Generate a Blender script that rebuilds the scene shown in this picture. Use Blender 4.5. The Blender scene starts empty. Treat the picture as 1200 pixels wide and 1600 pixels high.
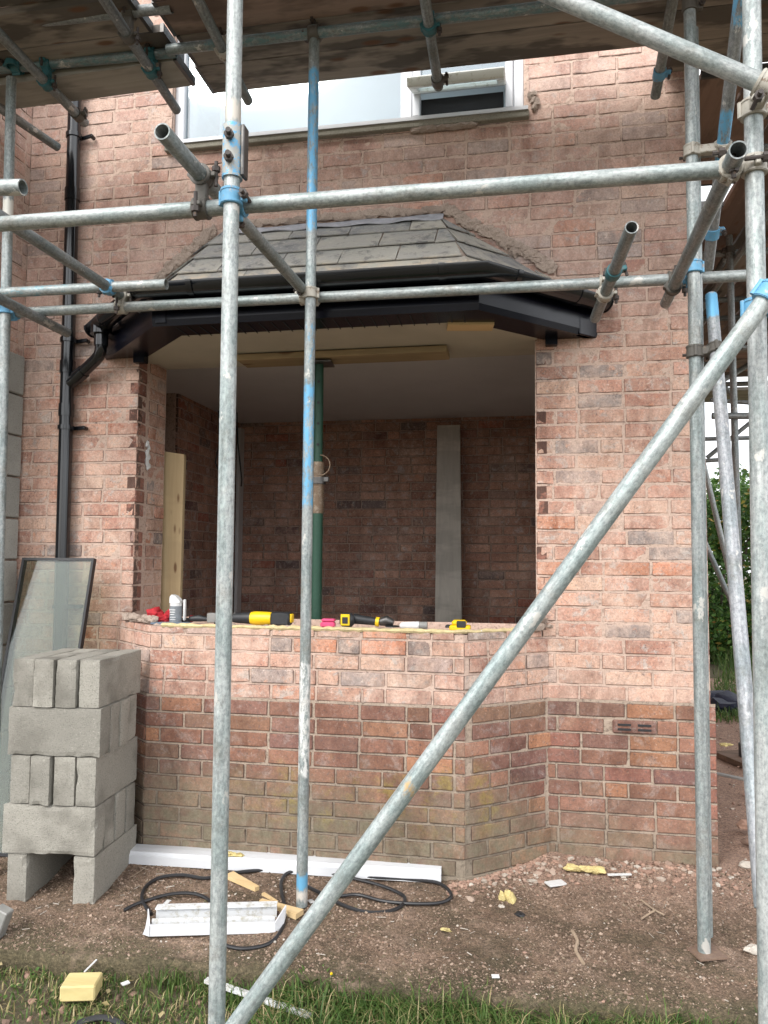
import bpy, math, random
import numpy as np
from mathutils import Vector, Matrix, noise as mnoise

# ------------------------------------------------------------------ camera, sky, sun, exposure
SC = bpy.context.scene
COL = SC.collection
CAM_LOC=(0,-3.94,1.46)
R=(0.983316, 0.181752, 0.007489)
U=(0.004441, -0.065143, 0.997866)
W=(-0.181852, 0.981184, 0.064863)
cam_d = bpy.data.cameras.new('camera'); cam = bpy.data.objects.new('camera', cam_d); COL.objects.link(cam)
m = Matrix(((R[0], U[0], -W[0]), (R[1], U[1], -W[1]), (R[2], U[2], -W[2]))).to_4x4()
m.translation = Vector(CAM_LOC); cam.matrix_world = m
cam_d.sensor_fit = 'VERTICAL'; cam_d.sensor_height = 32.0; cam_d.lens = 24.0
cam_d.clip_start = 0.05; cam_d.clip_end = 500
SC.camera = cam
SUN_EL, SUN_AZ = math.radians(43), math.radians(203)   # azimuth of the sun measured from +y clockwise
w = bpy.data.worlds.new('World'); SC.world = w; w.use_nodes = True
nt = w.node_tree; nt.nodes.clear()
def wn(t, **k):
    n = nt.nodes.new(t)
    for a, b in k.items(): setattr(n, a, b)
    return n
sky = wn('ShaderNodeTexSky', sky_type='NISHITA', sun_disc=False, sun_elevation=SUN_EL, sun_rotation=SUN_AZ, dust_density=2.0)
hsv = wn('ShaderNodeHueSaturation'); hsv.inputs['Saturation'].default_value = 0.22
tc = wn('ShaderNodeTexCoord'); nz = wn('ShaderNodeTexNoise'); nz.inputs['Scale'].default_value = 2.2; nz.inputs['Detail'].default_value = 6
rp = wn('ShaderNodeValToRGB'); rp.color_ramp.elements[0].position = .38; rp.color_ramp.elements[1].position = .62
mx = wn('ShaderNodeMix', data_type='RGBA'); mx.inputs['B'].default_value = (14, 14.3, 14.8, 1)
bg = wn('ShaderNodeBackground'); bg.inputs['Strength'].default_value = 0.115
out = wn('ShaderNodeOutputWorld')
L = nt.links.new
L(sky.outputs[0], hsv.inputs['Color']); L(tc.outputs['Generated'], nz.inputs['Vector']); L(nz.outputs[0], rp.inputs[0])
L(rp.outputs[0], mx.inputs['Factor']); L(hsv.outputs[0], mx.inputs['A']); L(mx.outputs['Result'], bg.inputs[0]); L(bg.outputs[0], out.inputs[0])
sd = bpy.data.lights.new('sun', 'SUN'); sun = bpy.data.objects.new('sun', sd); COL.objects.link(sun)
sd.energy = 1.25; sd.angle = math.radians(24); sd.color = (1, .965, .91)
sdir = Vector((math.sin(SUN_AZ) * math.cos(SUN_EL), math.cos(SUN_AZ) * math.cos(SUN_EL), math.sin(SUN_EL)))
sun.rotation_euler = sdir.to_track_quat('Z', 'Y').to_euler(); sun.location = (0, -6, 8)
vs = SC.view_settings
vs.view_transform = 'Standard'; vs.look = 'None'; vs.gamma = 1; vs.use_curve_mapping = False; vs.exposure = 1.05
SC.cycles.max_bounces = 8; SC.cycles.use_denoising = True

rnd = random.Random(7)
PI = math.pi
# ------------------------------------------------------------------ materials
class NT:
    def __init__(s, name):
        s.m = bpy.data.materials.new(name); s.m.use_nodes = True; s.t = s.m.node_tree
        s.t.nodes.clear(); s.o = s.n('ShaderNodeOutputMaterial'); s.b = s.n('ShaderNodeBsdfPrincipled')
        s.l(s.b.outputs[0], s.o.inputs[0]); s._pos = None; s._obj = None
    def n(s, t, **k):
        x = s.t.nodes.new(t)
        for a, b in k.items(): setattr(x, a, b)
        return x
    def l(s, a, b): s.t.links.new(a, b)
    def put(s, sock, v):
        if isinstance(v, bpy.types.NodeSocket): s.l(v, sock)
        elif isinstance(v, (tuple, list)) and len(v) == 3 and sock.type == 'RGBA': sock.default_value = (*v, 1)
        else: sock.default_value = v
    @property
    def pos(s):
        if s._pos is None: s._pos = s.n('ShaderNodeNewGeometry').outputs['Position']
        return s._pos
    @property
    def obj(s):
        if s._obj is None: s._obj = s.n('ShaderNodeTexCoord').outputs['Object']
        return s._obj
    def scale(s, v, sc, off=(0, 0, 0)):
        x = s.n('ShaderNodeMapping'); s.l(v, x.inputs[0]); x.inputs['Scale'].default_value = sc; x.inputs['Location'].default_value = off
        return x.outputs[0]
    def noise(s, sc, det=4, rough=.55, v=None, dist=0, w=None):
        x = s.n('ShaderNodeTexNoise', noise_dimensions='4D' if w is not None else '3D'); s.l(v or s.pos, x.inputs['Vector'])
        x.inputs['Scale'].default_value = sc; x.inputs['Detail'].default_value = det; x.inputs['Roughness'].default_value = rough
        x.inputs['Distortion'].default_value = dist
        if w is not None: s.put(x.inputs['W'], w)
        return x.outputs[0]
    def ramp(s, f, stops, interp='LINEAR'):
        x = s.n('ShaderNodeValToRGB'); r = x.color_ramp; r.interpolation = interp
        while len(r.elements) < len(stops): r.elements.new(.5)
        for e, (p, c) in zip(r.elements, stops):
            e.position = p; e.color = (*c, 1) if isinstance(c, (tuple, list)) else (c, c, c, 1)
        s.l(f, x.inputs[0]); return x.outputs[0]
    def mix(s, f, a, b, mode='MIX'):
        x = s.n('ShaderNodeMix', data_type='RGBA', blend_type=mode)
        s.put(x.inputs['Factor'], f); s.put(x.inputs['A'], a); s.put(x.inputs['B'], b); return x.outputs['Result']
    def math(s, op, a, b=0.0, clamp=False):
        x = s.n('ShaderNodeMath', operation=op); x.use_clamp = clamp; s.put(x.inputs[0], a); s.put(x.inputs[1], b); return x.outputs[0]
    def xyz(s, v):
        x = s.n('ShaderNodeSeparateXYZ'); s.l(v, x.inputs[0]); return x.outputs
    def step(s, v, a, b):
        x = s.n('ShaderNodeMapRange', interpolation_type='SMOOTHSTEP'); s.put(x.inputs['Value'], v)
        x.inputs['From Min'].default_value = a; x.inputs['From Max'].default_value = b; return x.outputs[0]
    @property
    def rand(s):
        o = s.n('ShaderNodeObjectInfo').outputs['Random']; a = s.n('ShaderNodeAttribute', attribute_name='rnd').outputs['Fac']
        return s.math('FRACT', s.math('ADD', o, a))
    def bump(s, h, st, dist=.004, prev=None):
        x = s.n('ShaderNodeBump'); x.inputs['Strength'].default_value = st; x.inputs['Distance'].default_value = dist
        s.l(h, x.inputs['Height'])
        if prev: s.l(prev, x.inputs['Normal'])
        return x.outputs[0]
    def done(s, col, rough=.8, metal=0, bump=None, spec=None, **k):
        s.put(s.b.inputs['Base Color'], col); s.put(s.b.inputs['Roughness'], rough); s.put(s.b.inputs['Metallic'], metal)
        if bump: s.l(bump, s.b.inputs['Normal'])
        if spec is not None: s.b.inputs['Specular IOR Level'].default_value = spec
        for a, b in k.items(): s.put(s.b.inputs[a], b)
        return s.m

def wash(n, amt):
    """old render wash and dust lying over bricks and joints alike"""
    a = n.noise(3.1, 7, .70); b = n.noise(26, 6, .74)
    f = n.math('ADD', n.math('MULTIPLY', a, .60), n.math('MULTIPLY', b, .40))
    lo = .56 - amt * .22
    return n.step(f, lo, lo + .20)
def grime(n):
    z = n.xyz(n.pos)[2]; x = n.xyz(n.pos)[0]
    d = n.math('ADD', z, n.math('MULTIPLY', n.noise(3.2, 6, .65), .55))
    d = n.math('ADD', d, n.math('MULTIPLY', n.step(x, -.35, .25), .20))
    return n.math('SUBTRACT', 1.0, n.step(d, .46, .84)), x
def mk_brick(name, stops, dustcol, dust, moss=False, dark=1.0, rough=.9, spk=1.0, upper=False, crack=.85):
    n = NT(name)
    r = n.rand
    c = n.ramp(r, stops)
    hv = n.n('ShaderNodeHueSaturation'); n.l(c, hv.inputs['Color'])
    n.l(n.math('ADD', n.math('MULTIPLY', n.math('FRACT', n.math('MULTIPLY', r, 37.3)), .30), .85), hv.inputs['Value']); c = hv.outputs[0]
    rw = n.math('MULTIPLY', r, 40)
    p = n.noise(20, 6, .7, w=rw)
    c = n.mix(n.ramp(p, [(.38, 0), (.64, .6)]), c, n.mix(1, c, (.66, .62, .63), 'MULTIPLY'))
    c = n.mix(n.ramp(n.noise(13, 6, .72, w=n.math('ADD', rw, 7.0), dist=.6), [(.54, 0), (.62, .8 * spk)]), c, (.40, .375, .35))
    c = n.mix(n.ramp(n.noise(17, 5, .7, w=n.math('ADD', rw, 19.0)), [(.58, 0), (.66, .6 * spk)]), c, (.58, .27, .16))
    sp = n.noise(85, 5, .7)
    c = n.mix(n.ramp(sp, [(.55, 0), (.64, .8)]), c, (.14, .10, .09))
    c = n.mix(n.ramp(n.noise(60, 6, .78), [(.58, 0), (.66, .8 * spk)]), c, (.66, .57, .50))
    c = n.mix(n.math('MULTIPLY', wash(n, dust), min(.72, .35 + dust * .45)), c, dustcol)
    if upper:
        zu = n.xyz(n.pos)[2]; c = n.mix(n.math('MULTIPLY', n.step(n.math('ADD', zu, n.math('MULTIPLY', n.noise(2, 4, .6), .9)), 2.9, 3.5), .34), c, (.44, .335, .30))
    if moss:
        g, x = grime(n)
        c = n.mix(n.math('MULTIPLY', g, n.ramp(n.noise(16, 6, .78), [(.36, .45), (.60, .95)])), c, n.mix(n.noise(40, 4, .7), (.115, .105, .070), (.225, .195, .14)))
        band = n.math('MULTIPLY', n.step(x, -1.55, -1.0), n.math('SUBTRACT', 1.0, n.step(x, -.20, .0)))
        z = n.xyz(n.pos)[2]
        zz = n.math('MULTIPLY', n.step(z, .15, .30), n.math('SUBTRACT', 1.0, n.step(z, .42, .60)))
        f = n.math('MULTIPLY', n.math('MULTIPLY', band, zz), n.ramp(n.noise(7, 7, .75), [(.50, 0), (.66, .75)]))
        c = n.mix(f, c, (.27, .21, .06))
    ar = n.n('ShaderNodeAttribute', attribute_name='arris').outputs['Fac']
    ck = n.ramp(n.noise(11, 5, .7), [(.42, 0), (.50, 1)])
    c = n.mix(n.math('MULTIPLY', n.step(ar, .30, .85), n.math('MULTIPLY', ck, crack)), c, (.085, .055, .045))
    st_ = n.noise(1, 6, .7, v=n.scale(n.pos, (5.5, 5.5, 2.2)), dist=.5)
    c = n.mix(1, c, n.ramp(st_, [(.36, (.70, .67, .66)), (.50, (1, 1, 1)), (.66, (1.12, 1.13, 1.12))]), 'MULTIPLY')
    fine = n.noise(105, 4, .8, w=rw)
    c = n.mix(.5, c, n.mix(1, c, n.ramp(fine, [(.36, (.62, .60, .58)), (.50, (1, 1, 1)), (.64, (1.35, 1.33, 1.3))]), 'MULTIPLY'))
    h = n.math('ADD', n.math('MULTIPLY', n.noise(30, 7, .72), 1.0), n.math('MULTIPLY', n.noise(210, 3, .6), .25))
    return n.done(c, rough, bump=n.bump(h, .75, .0035), spec=.2)
def mk_mortar(name, a, b, dustcol, dust, moss=False, dark=1.0):
    n = NT(name)
    c = n.mix(n.noise(12, 5, .65), a, b)
    c = n.mix(n.ramp(n.noise(70, 4, .7), [(.52, 0), (.68, .8)]), c, (.10, .075, .06))
    c = n.mix(n.math('MULTIPLY', wash(n, dust), min(1, .30 + dust * .6)), c, dustcol)
    if moss:
        g, x = grime(n); c = n.mix(n.math('MULTIPLY', g, .6), c, (.15, .135, .10))
    if dark != 1: c = n.mix(1, c, (dark, dark, dark), 'MULTIPLY')
    h = n.math('ADD', n.noise(60, 6, .75), n.math('MULTIPLY', n.noise(260, 3, .6), .4))
    return n.done(c, .95, bump=n.bump(h, .9, .005), spec=.2)

PINK = [(0, (.52, .30, .23)), (.14, (.42, .22, .165)), (.22, (.57, .36, .27)), (.36, (.50, .27, .21)), (.46, (.61, .43, .33)), (.56, (.47, .25, .185)), (.66, (.55, .33, .25)), (.74, (.54, .22, .125)), (.80, (.50, .30, .235)), (.88, (.40, .31, .28)), (.94, (.27, .23, .215)), (1, (.45, .20, .14))]
PLINTH = [(0, (.25, .135, .095)), (.2, (.29, .150, .105)), (.4, (.215, .12, .095)), (.55, (.27, .125, .095)), (.7, (.25, .155, .105)), (.84, (.20, .11, .095)), (.96, (.40, .20, .115)), (1, (.28, .16, .11))]
INNER = [(0, (.44, .25, .18)), (.15, (.34, .19, .14)), (.3, (.46, .26, .19)), (.55, (.32, .17, .125)), (.75, (.50, .30, .22)), (.88, (.16, .125, .12)), (1, (.40, .15, .10))]
PINK = [(0, (.49, .285, .22)), (.2, (.41, .21, .155)), (.34, (.53, .33, .245)), (.52, (.45, .24, .18)), (.66, (.56, .38, .285)), (.78, (.46, .235, .17)), (.85, (.54, .23, .13)), (.91, (.38, .30, .27)), (.97, (.25, .22, .205)), (1, (.42, .18, .12))]
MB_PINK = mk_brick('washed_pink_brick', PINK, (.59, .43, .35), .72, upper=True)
MB_PLINTH = mk_brick('plinth_brick', PLINTH, (.36, .255, .19), .24, moss=True, spk=.35)
MB_CORNER = mk_brick('corner_brick', [(0, (.26, .12, .09)), (.5, (.32, .15, .11)), (1, (.23, .11, .085))], (.38, .24, .19), .2, moss=True, spk=.5)
MB_INNER = mk_brick('inner_room_brick', INNER, (.58, .42, .34), .45, spk=.8)
MM_PINK = mk_mortar('washed_mortar', (.46, .335, .27), (.56, .42, .345), (.58, .43, .355), .72)
MM_PLINTH = mk_mortar('plinth_mortar', (.36, .28, .22), (.44, .35, .28), (.38, .30, .24), .3, moss=True)
MM_INNER = mk_mortar('inner_mortar', (.36, .26, .21), (.46, .34, .28), (.50, .36, .29), .4)

def simple(name, col, rough=.6, metal=0, var=.25, sc=20, bump=.3, bd=.002, spec=None, det=5):
    n = NT(name); f = n.noise(sc, det, .65, v=n.obj)
    c2 = tuple(v * (1 - var) for v in col)
    c = n.mix(n.ramp(f, [(.3, 0), (.7, 1)]), col, c2)
    return n.done(c, rough, metal, n.bump(n.noise(sc * 3, 4, .6, v=n.obj), bump, bd) if bump else None, spec=spec)

def mk_tube(name, bands=(), base=(.40, .43, .425), dirt=.45):
    """galvanised steel; bands = (z0, z1, colour, wear) of old paint along the tube"""
    n = NT(name); o = n.obj; r = n.n('ShaderNodeObjectInfo').outputs['Random']
    st = n.noise(1, 6, .65, v=n.scale(o, (70, 70, 5)), w=n.math('MULTIPLY', r, 30))
    base = tuple(v * .88 for v in base)
    c = n.mix(n.ramp(st, [(.38, 0), (.60, 1)]), tuple(v * .68 for v in base), base)
    sp = n.noise(48, 5, .7, v=o, w=n.math('MULTIPLY', r, 11))
    c = n.mix(n.ramp(sp, [(.56, 0), (.70, .45)]), c, (.52, .545, .53))
    c = n.mix(n.ramp(n.noise(9, 6, .75, v=o, w=n.math('MULTIPLY', r, 19)), [(.52, 0), (.72, dirt * 1.6)]), c, (.20, .18, .15))
    c = n.mix(n.ramp(n.noise(26, 6, .8, v=o, w=n.math('MULTIPLY', r, 23)), [(.64, 0), (.70, .7)]), c, (.17, .10, .06))
    metal = .35
    c = n.mix(n.ramp(n.noise(5, 5, .7, v=n.scale(o, (3, 3, 1)), w=n.math('MULTIPLY', r, 13)), [(.45, 0), (.58, .75)]), c, n.mix(1, c, (.62, .70, .70), 'MULTIPLY'))
    c = n.mix(.8, c, n.mix(1, c, n.ramp(n.noise(95, 3, .8, v=n.scale(o, (1, 1, .7))), [(.36, (.66, .67, .68)), (.50, (1, 1, 1)), (.62, (1.25, 1.25, 1.24))]), 'MULTIPLY'))
    c = n.mix(n.ramp(n.noise(17, 5, .62, v=n.scale(o, (1, 1, .6)), w=n.math('MULTIPLY', r, 31)), [(.63, 0), (.65, .8)]), c, (.56, .54, .50))
    z = n.xyz(o)[2]
    for z0, z1, col, wear in bands:
        j = n.math('MULTIPLY', n.math('SUBTRACT', n.noise(30, 5, .7, v=n.scale(o, (1, 1, .5))), .5), .10)
        zz = n.math('ADD', z, j)
        f = n.math('MULTIPLY', n.step(zz, z0 - .012, z0 + .012), n.math('SUBTRACT', 1.0, n.step(zz, z1 - .012, z1 + .012)))
        wn_ = n.noise(1, 7, .82, v=n.scale(o, (38, 38, 14)))
        f = n.math('MULTIPLY', f, n.ramp(wn_, [(wear - .05, 0), (wear + .05, 1)]))
        c = n.mix(f, c, col)
    h = n.noise(55, 5, .7, v=o)
    return n.done(c, n.ramp(st, [(.3, .62), (.7, .46)]), metal, n.bump(h, .35, .003))
BLUE = (.13, .36, .56)
M_TUBE = mk_tube('galvanised_tube')
M_TUBE2 = mk_tube('dull_galvanised_tube', base=(.30, .32, .32), dirt=.6)
M_TUBEG = mk_tube('greenish_tube', bands=[(.2, 2.2, (.11, .19, .20), .52)], base=(.28, .31, .31), dirt=.5)

def mk_paint(name, col, chip=.55, under=(.30, .28, .26)):
    n = NT(name)
    f = n.ramp(n.noise(42, 6, .75, v=n.obj), [(chip, 0), (chip + .07, 1)])
    c = n.mix(f, n.mix(n.noise(15, 3, .5, v=n.obj), col, tuple(v * .7 for v in col)), under)
    return n.done(c, .55, n.math('MULTIPLY', f, .5), n.bump(n.noise(80, 4, .6, v=n.obj), .5, .003))
M_CBLUE = mk_paint('blue_coupler_steel', BLUE, .56)
M_CGREY = mk_paint('worn_coupler_steel', (.46, .43, .37), .56, (.20, .15, .11))
M_CDARK = mk_paint('dark_coupler_steel', (.11, .10, .085), .6, (.22, .16, .11))
M_CTEAL = mk_paint('teal_coupler_steel', (.035, .15, .17), .58, (.12, .12, .11))
M_BOLT = mk_paint('rusty_bolt_steel', (.055, .042, .036), .6, (.16, .10, .06))
M_GREENPROP = mk_paint('green_prop_paint', (.008, .055, .030), .66, (.20, .20, .18))
M_RUST = mk_paint('rusty_thread_steel', (.19, .125, .075), .5, (.27, .22, .17))

def mk_wood(name, a, b, grain=(1.2, 26, 26), dark=.5, knot=True, ks=(3.2, 9, 9), rough=.85, stain=0.0):
    n = NT(name); o = n.obj; r = n.n('ShaderNodeObjectInfo').outputs['Random']; rr = n.math('MULTIPLY', r, 20)
    g = n.noise(1, 6, .7, v=n.scale(o, grain), dist=.6, w=rr)
    c = n.mix(n.ramp(g, [(.32, 0), (.68, 1)]), a, b)
    c = n.mix(n.ramp(n.noise(3.3, 4, .6, v=n.scale(o, (.5, 1.6, 1.6)), w=rr), [(.47, 0), (.54, dark)]), c, tuple(v * .36 for v in a))
    if knot:
        vo = n.n('ShaderNodeTexVoronoi'); n.l(n.scale(o, ks), vo.inputs['Vector']); vo.inputs['Scale'].default_value = 1
        c = n.mix(n.ramp(vo.outputs['Distance'], [(.10, .85), (.20, 0)]), c, (.12, .05, .02))
    return n.done(c, rough, bump=n.bump(g, .5, .003))
M_BOARD = mk_wood('wet_scaffold_board', (.19, .165, .14), (.30, .26, .215), dark=.85)
M_BOARDR = mk_wood('reddish_scaffold_board', (.21, .145, .115), (.29, .205, .165), dark=.6)
M_BOARDG = mk_wood('dry_grey_board', (.27, .25, .215), (.36, .335, .29), dark=.3, knot=False)
M_PINE = mk_wood('new_pine', (.66, .49, .27), (.56, .39, .19), dark=.12)
M_PINEV = mk_wood('upright_pine', (.50, .38, .22), (.40, .29, .155), grain=(26, 26, 1.2), dark=.12, ks=(16, 16, 5))
M_BLOCKW = mk_wood('treated_timber', (.60, .50, .24), (.50, .40, .17), dark=.2)
M_SOLE = mk_wood('old_brown_plank', (.14, .085, .055), (.20, .13, .09), dark=.5)

def mk_conc(name, a, b, dark, damp=.5):
    n = NT(name); r = n.n('ShaderNodeObjectInfo').outputs['Random']; rr = n.math('MULTIPLY', r, 20)
    c = n.mix(n.noise(6, 5, .6, v=n.obj, w=rr), a, b)
    hv = n.n('ShaderNodeHueSaturation'); n.l(c, hv.inputs['Color']); n.l(n.math('ADD', n.math('MULTIPLY', r, .34), .80), hv.inputs['Value']); c = hv.outputs[0]
    c = n.mix(n.ramp(n.noise(150, 4, .7, v=n.obj), [(.54, 0), (.64, .7)]), c, tuple(v * .5 for v in a))
    c = n.mix(n.ramp(n.noise(95, 4, .7, v=n.obj), [(.60, 0), (.70, .7)]), c, tuple(min(.8, v * 1.6) for v in a))
    c = n.mix(n.ramp(n.noise(3.1, 5, .6, v=n.obj, w=rr), [(.50, 0), (.66, damp)]), c, dark)
    h = n.math('ADD', n.noise(170, 5, .7, v=n.obj), n.math('MULTIPLY', n.noise(30, 4, .6, v=n.obj), .6))
    return n.done(c, .95, bump=n.bump(h, .9, .006), spec=.2)
M_BLOCK = mk_conc('concrete_block', (.29, .275, .24), (.37, .35, .305), (.15, .14, .12), .85)
M_GREYBLOCK = mk_conc('grey_rendered_block', (.34, .34, .31), (.40, .40, .37), (.24, .24, .22))

def mk_slate():
    n = NT('roof_slate'); r = n.n('ShaderNodeObjectInfo').outputs['Random']; rr = n.math('MULTIPLY', r, 20)
    c = n.ramp(r, [(0, (.23, .235, .235)), (.3, (.34, .33, .30)), (.5, (.17, .18, .19)), (.75, (.29, .29, .28)), (1, (.42, .40, .34))])
    c = n.mix(n.ramp(n.noise(7, 6, .7, w=rr, dist=.4), [(.42, 0), (.62, .85)]), c, (.38, .36, .31))
    z = n.xyz(n.pos)[2]
    low = n.math('SUBTRACT', 1.0, n.step(n.math('ADD', z, n.math('MULTIPLY', n.noise(9, 4, .6), .10)), 2.90, 3.0))
    c = n.mix(n.math('MULTIPLY', low, n.ramp(n.noise(14, 5, .7), [(.38, 0), (.6, .85)])), c, (.50, .41, .30))
    c = n.mix(n.ramp(n.noise(11, 6, .75, w=rr, dist=.5), [(.52, 0), (.62, .7)]), c, (.09, .095, .10))
    c = n.mix(n.ramp(n.noise(55, 5, .78), [(.57, 0), (.64, .75)]), c, (.48, .46, .40))
    return n.done(c, .62, bump=n.bump(n.noise(26, 6, .65, dist=.5), .5, .004))
M_SLATE = mk_slate()
M_LEAD = simple('lead_flashing', (.46, .47, .51), .5, .2, .4, 14, .5)
M_FILLET = mk_conc('cement_fillet', (.36, .285, .235), (.50, .40, .335), (.22, .175, .145), .6)
M_BLACKP = simple('black_pipe_plastic', (.005, .006, .008), .15, 0, .3, 8, .04, spec=.6)
M_BLACKF = simple('black_fascia_plastic', (.003, .004, .010), .24, 0, .4, 6, .05, spec=.28)
M_BLACKM = simple('black_rubber', (.018, .018, .02), .45, 0, .3, 30, .2)
M_SOFFITB = simple('unpainted_plasterboard', (.47, .43, .35), .9, 0, .18, 3, .2)
M_CEIL = simple('grey_plaster_ceiling', (.58, .57, .57), .9, 0, .10, 2, .1)
M_FLOOR = simple('dusty_room_floor', (.50, .44, .38), .9, 0, .4, 5, .4)
M_UPVC = simple('white_upvc', (.60, .61, .63), .35, 0, .05, 9, .05)
def mk_dirtyw(name, base=(.60, .61, .62), dcol=(.33, .30, .22), lo=.48):
    n = NT(name); f = n.ramp(n.noise(28, 6, .75, v=n.obj), [(lo, 0), (lo + .16, .9)])
    return n.done(n.mix(f, base, dcol), .5, bump=n.bump(n.noise(70, 4, .6, v=n.obj), .3, .003))
M_UPVCD = mk_dirtyw('weathered_white_upvc', lo=.50)
M_UPVCM = mk_dirtyw('mossy_white_upvc', (.74, .76, .72), (.30, .31, .20), .55)
M_STONE = mk_conc('window_sill_stone', (.27, .25, .20), (.33, .31, .26), (.15, .14, .11), .6)
M_LINING = simple('white_gloss_lining', (.55, .55, .55), .5, 0, .1, 4, .1)
def mk_glass(name, tint, mixf, rough=.03):
    n = NT(name)
    g = n.n('ShaderNodeBsdfGlossy'); g.inputs['Roughness'].default_value = rough; g.inputs['Color'].default_value = (.93, .97, 1, 1)
    t = n.n('ShaderNodeBsdfTransparent'); t.inputs['Color'].default_value = (*tint, 1)
    ms = n.n('ShaderNodeMixShader')
    lw = n.n('ShaderNodeLayerWeight'); lw.inputs['Blend'].default_value = .35
    f = n.math('ADD', n.math('MULTIPLY', lw.outputs['Fresnel'], .6), mixf, True)
    n.l(f, ms.inputs[0]); n.l(t.outputs[0], ms.inputs[1]); n.l(g.outputs[0], ms.inputs[2]); n.l(ms.outputs[0], n.o.inputs[0])
    return n.m
M_GLASS = mk_glass('window_glass', (.80, .86, .88), .10)
M_GLASS2 = mk_glass('loose_unit_glass', (.84, .85, .80), .0)
M_DARK = simple('shade_black', (.03, .03, .032), .9, 0, .2, 3, 0)  # near-black colour painted as the shade inside the gap, slots, grooves and holes
M_PALEBACK = simple('pale_backing', (.62, .69, .73), .8, 0, .1, 2, 0)  # pale colour of the panel added to brighten the window from behind
M_YELLOW = simple('yellow_tool_plastic', (.85, .55, .01), .4, 0, .1, 20, .1)
M_TOOLBLK = simple('black_tool_plastic', (.025, .027, .03), .5, 0, .4, 30, .3)
M_RED = simple('red_cloth', (.48, .02, .03), .85, 0, .4, 30, .5)
M_PINKP = simple('pink_packet', (.75, .08, .20), .5, 0, .2, 20, .1)
M_WHITE = simple('white_plastic', (.66, .66, .65), .4, 0, .1, 20, .1)
M_LABELG = simple('grey_can_label', (.22, .24, .26), .4, 0, .3, 40, .1)
M_FOAM = simple('yellow_foam', (.66, .54, .24), .9, 0, .35, 40, .9, .006)
M_SEALY = simple('cream_foam_bead', (.68, .55, .30), .9, 0, .35, 30, .9, .006)
M_NAVY = simple('navy_sheet', (.010, .013, .035), .6, 0, .5, 8, .6, .01)
M_STEELD = simple('dark_steel', (.12, .115, .11), .4, .7, .4, 30, .3)
M_GREYP = simple('grey_plastic_strip', (.27, .265, .25), .5, 0, .3, 18, .2)
M_TWIG = simple('pale_twig', (.36, .27, .19), .9, 0, .4, 30, .4)
M_SPACER = simple('black_spacer_bar', (.012, .012, .014), .4, 0, .3, 20, .1)
def mk_rubble():
    n = NT('rubble_pieces'); r = n.n('ShaderNodeAttribute', attribute_name='rnd').outputs['Fac']
    c = n.ramp(r, [(0, (.16, .11, .085)), (.35, (.28, .18, .14)), (.6, (.45, .29, .22)), (.75, (.42, .33, .27)), (.88, (.50, .45, .39)), (.95, (.62, .58, .52)), (1, (.10, .09, .08))])
    c = n.mix(n.noise(90, 4, .6), c, n.mix(1, c, (.6, .55, .5), 'MULTIPLY'))
    return n.done(c, .95, bump=n.bump(n.noise(120, 4, .6), .6, .004))
M_RUBBLE = mk_rubble()
def mk_dirt():
    n = NT('trodden_dirt')
    c = n.mix(n.ramp(n.noise(2.4, 6, .65), [(.35, 0), (.65, 1)]), (.165, .112, .080), (.255, .180, .130))
    c = n.mix(n.ramp(n.noise(7, 6, .7, dist=.5), [(.50, 0), (.66, .85)]), c, (.105, .080, .054))
    y = n.xyz(n.pos)[1]; x = n.xyz(n.pos)[0]
    near = n.step(n.math('ADD', y, n.math('MULTIPLY', n.noise(3, 4, .6), .35)), -.32, .02)
    nearx = n.step(x, -.75, -.1)
    c = n.mix(n.math('MULTIPLY', n.math('MULTIPLY', near, nearx), .75), c, (.36, .24, .185))
    c = n.mix(n.ramp(n.noise(42, 6, .75), [(.56, 0), (.66, .65)]), c, (.38, .28, .21))
    c = n.mix(n.ramp(n.noise(150, 4, .75), [(.62, 0), (.68, .9)]), c, (.55, .46, .39))
    c = n.mix(n.ramp(n.noise(90, 4, .75), [(.58, 0), (.66, .8)]), c, (.055, .042, .034))
    edge = n.math('SUBTRACT', 1.0, n.step(n.math('ADD', y, n.math('MULTIPLY', n.noise(6, 4, .6), .25)), -.96, -.80))
    c = n.mix(n.math('MULTIPLY', edge, .65), c, (.075, .078, .04))
    mo = n.noise(1, 7, .72, v=n.scale(n.pos, (2.2, 6.5, 3)), dist=.4)
    my = n.math('SUBTRACT', 1.0, n.step(y, -.75, -.30))
    c = n.mix(n.math('MULTIPLY', my, n.ramp(mo, [(.46, 0), (.60, .75)])), c, n.mix(n.noise(50, 5, .75), (.05, .045, .026), (.13, .105, .07)))
    c = n.mix(n.ramp(n.noise(5, 6, .7), [(.54, 0), (.68, .5)]), c, (.40, .29, .23))
    c = n.mix(.8, c, n.mix(1, c, n.ramp(n.noise(75, 5, .85), [(.36, (.40, .38, .36)), (.50, (1, 1, 1)), (.62, (1.6, 1.5, 1.4))]), 'MULTIPLY'))
    h = n.math('ADD', n.noise(30, 7, .75), n.math('MULTIPLY', n.noise(140, 4, .7), .5))
    return n.done(c, .95, bump=n.bump(h, 1.0, .018), spec=.2)
M_DIRT = mk_dirt()
def mk_soil():
    n = NT('lawn_soil')
    c = n.mix(n.noise(9, 6, .7), (.070, .062, .030), (.13, .10, .06))
    c = n.mix(n.ramp(n.noise(40, 5, .7), [(.55, 0), (.68, .8)]), c, (.24, .19, .13))
    return n.done(c, .95, bump=n.bump(n.noise(50, 6, .7), 1.0, .02))
M_SOIL = mk_soil()
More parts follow.
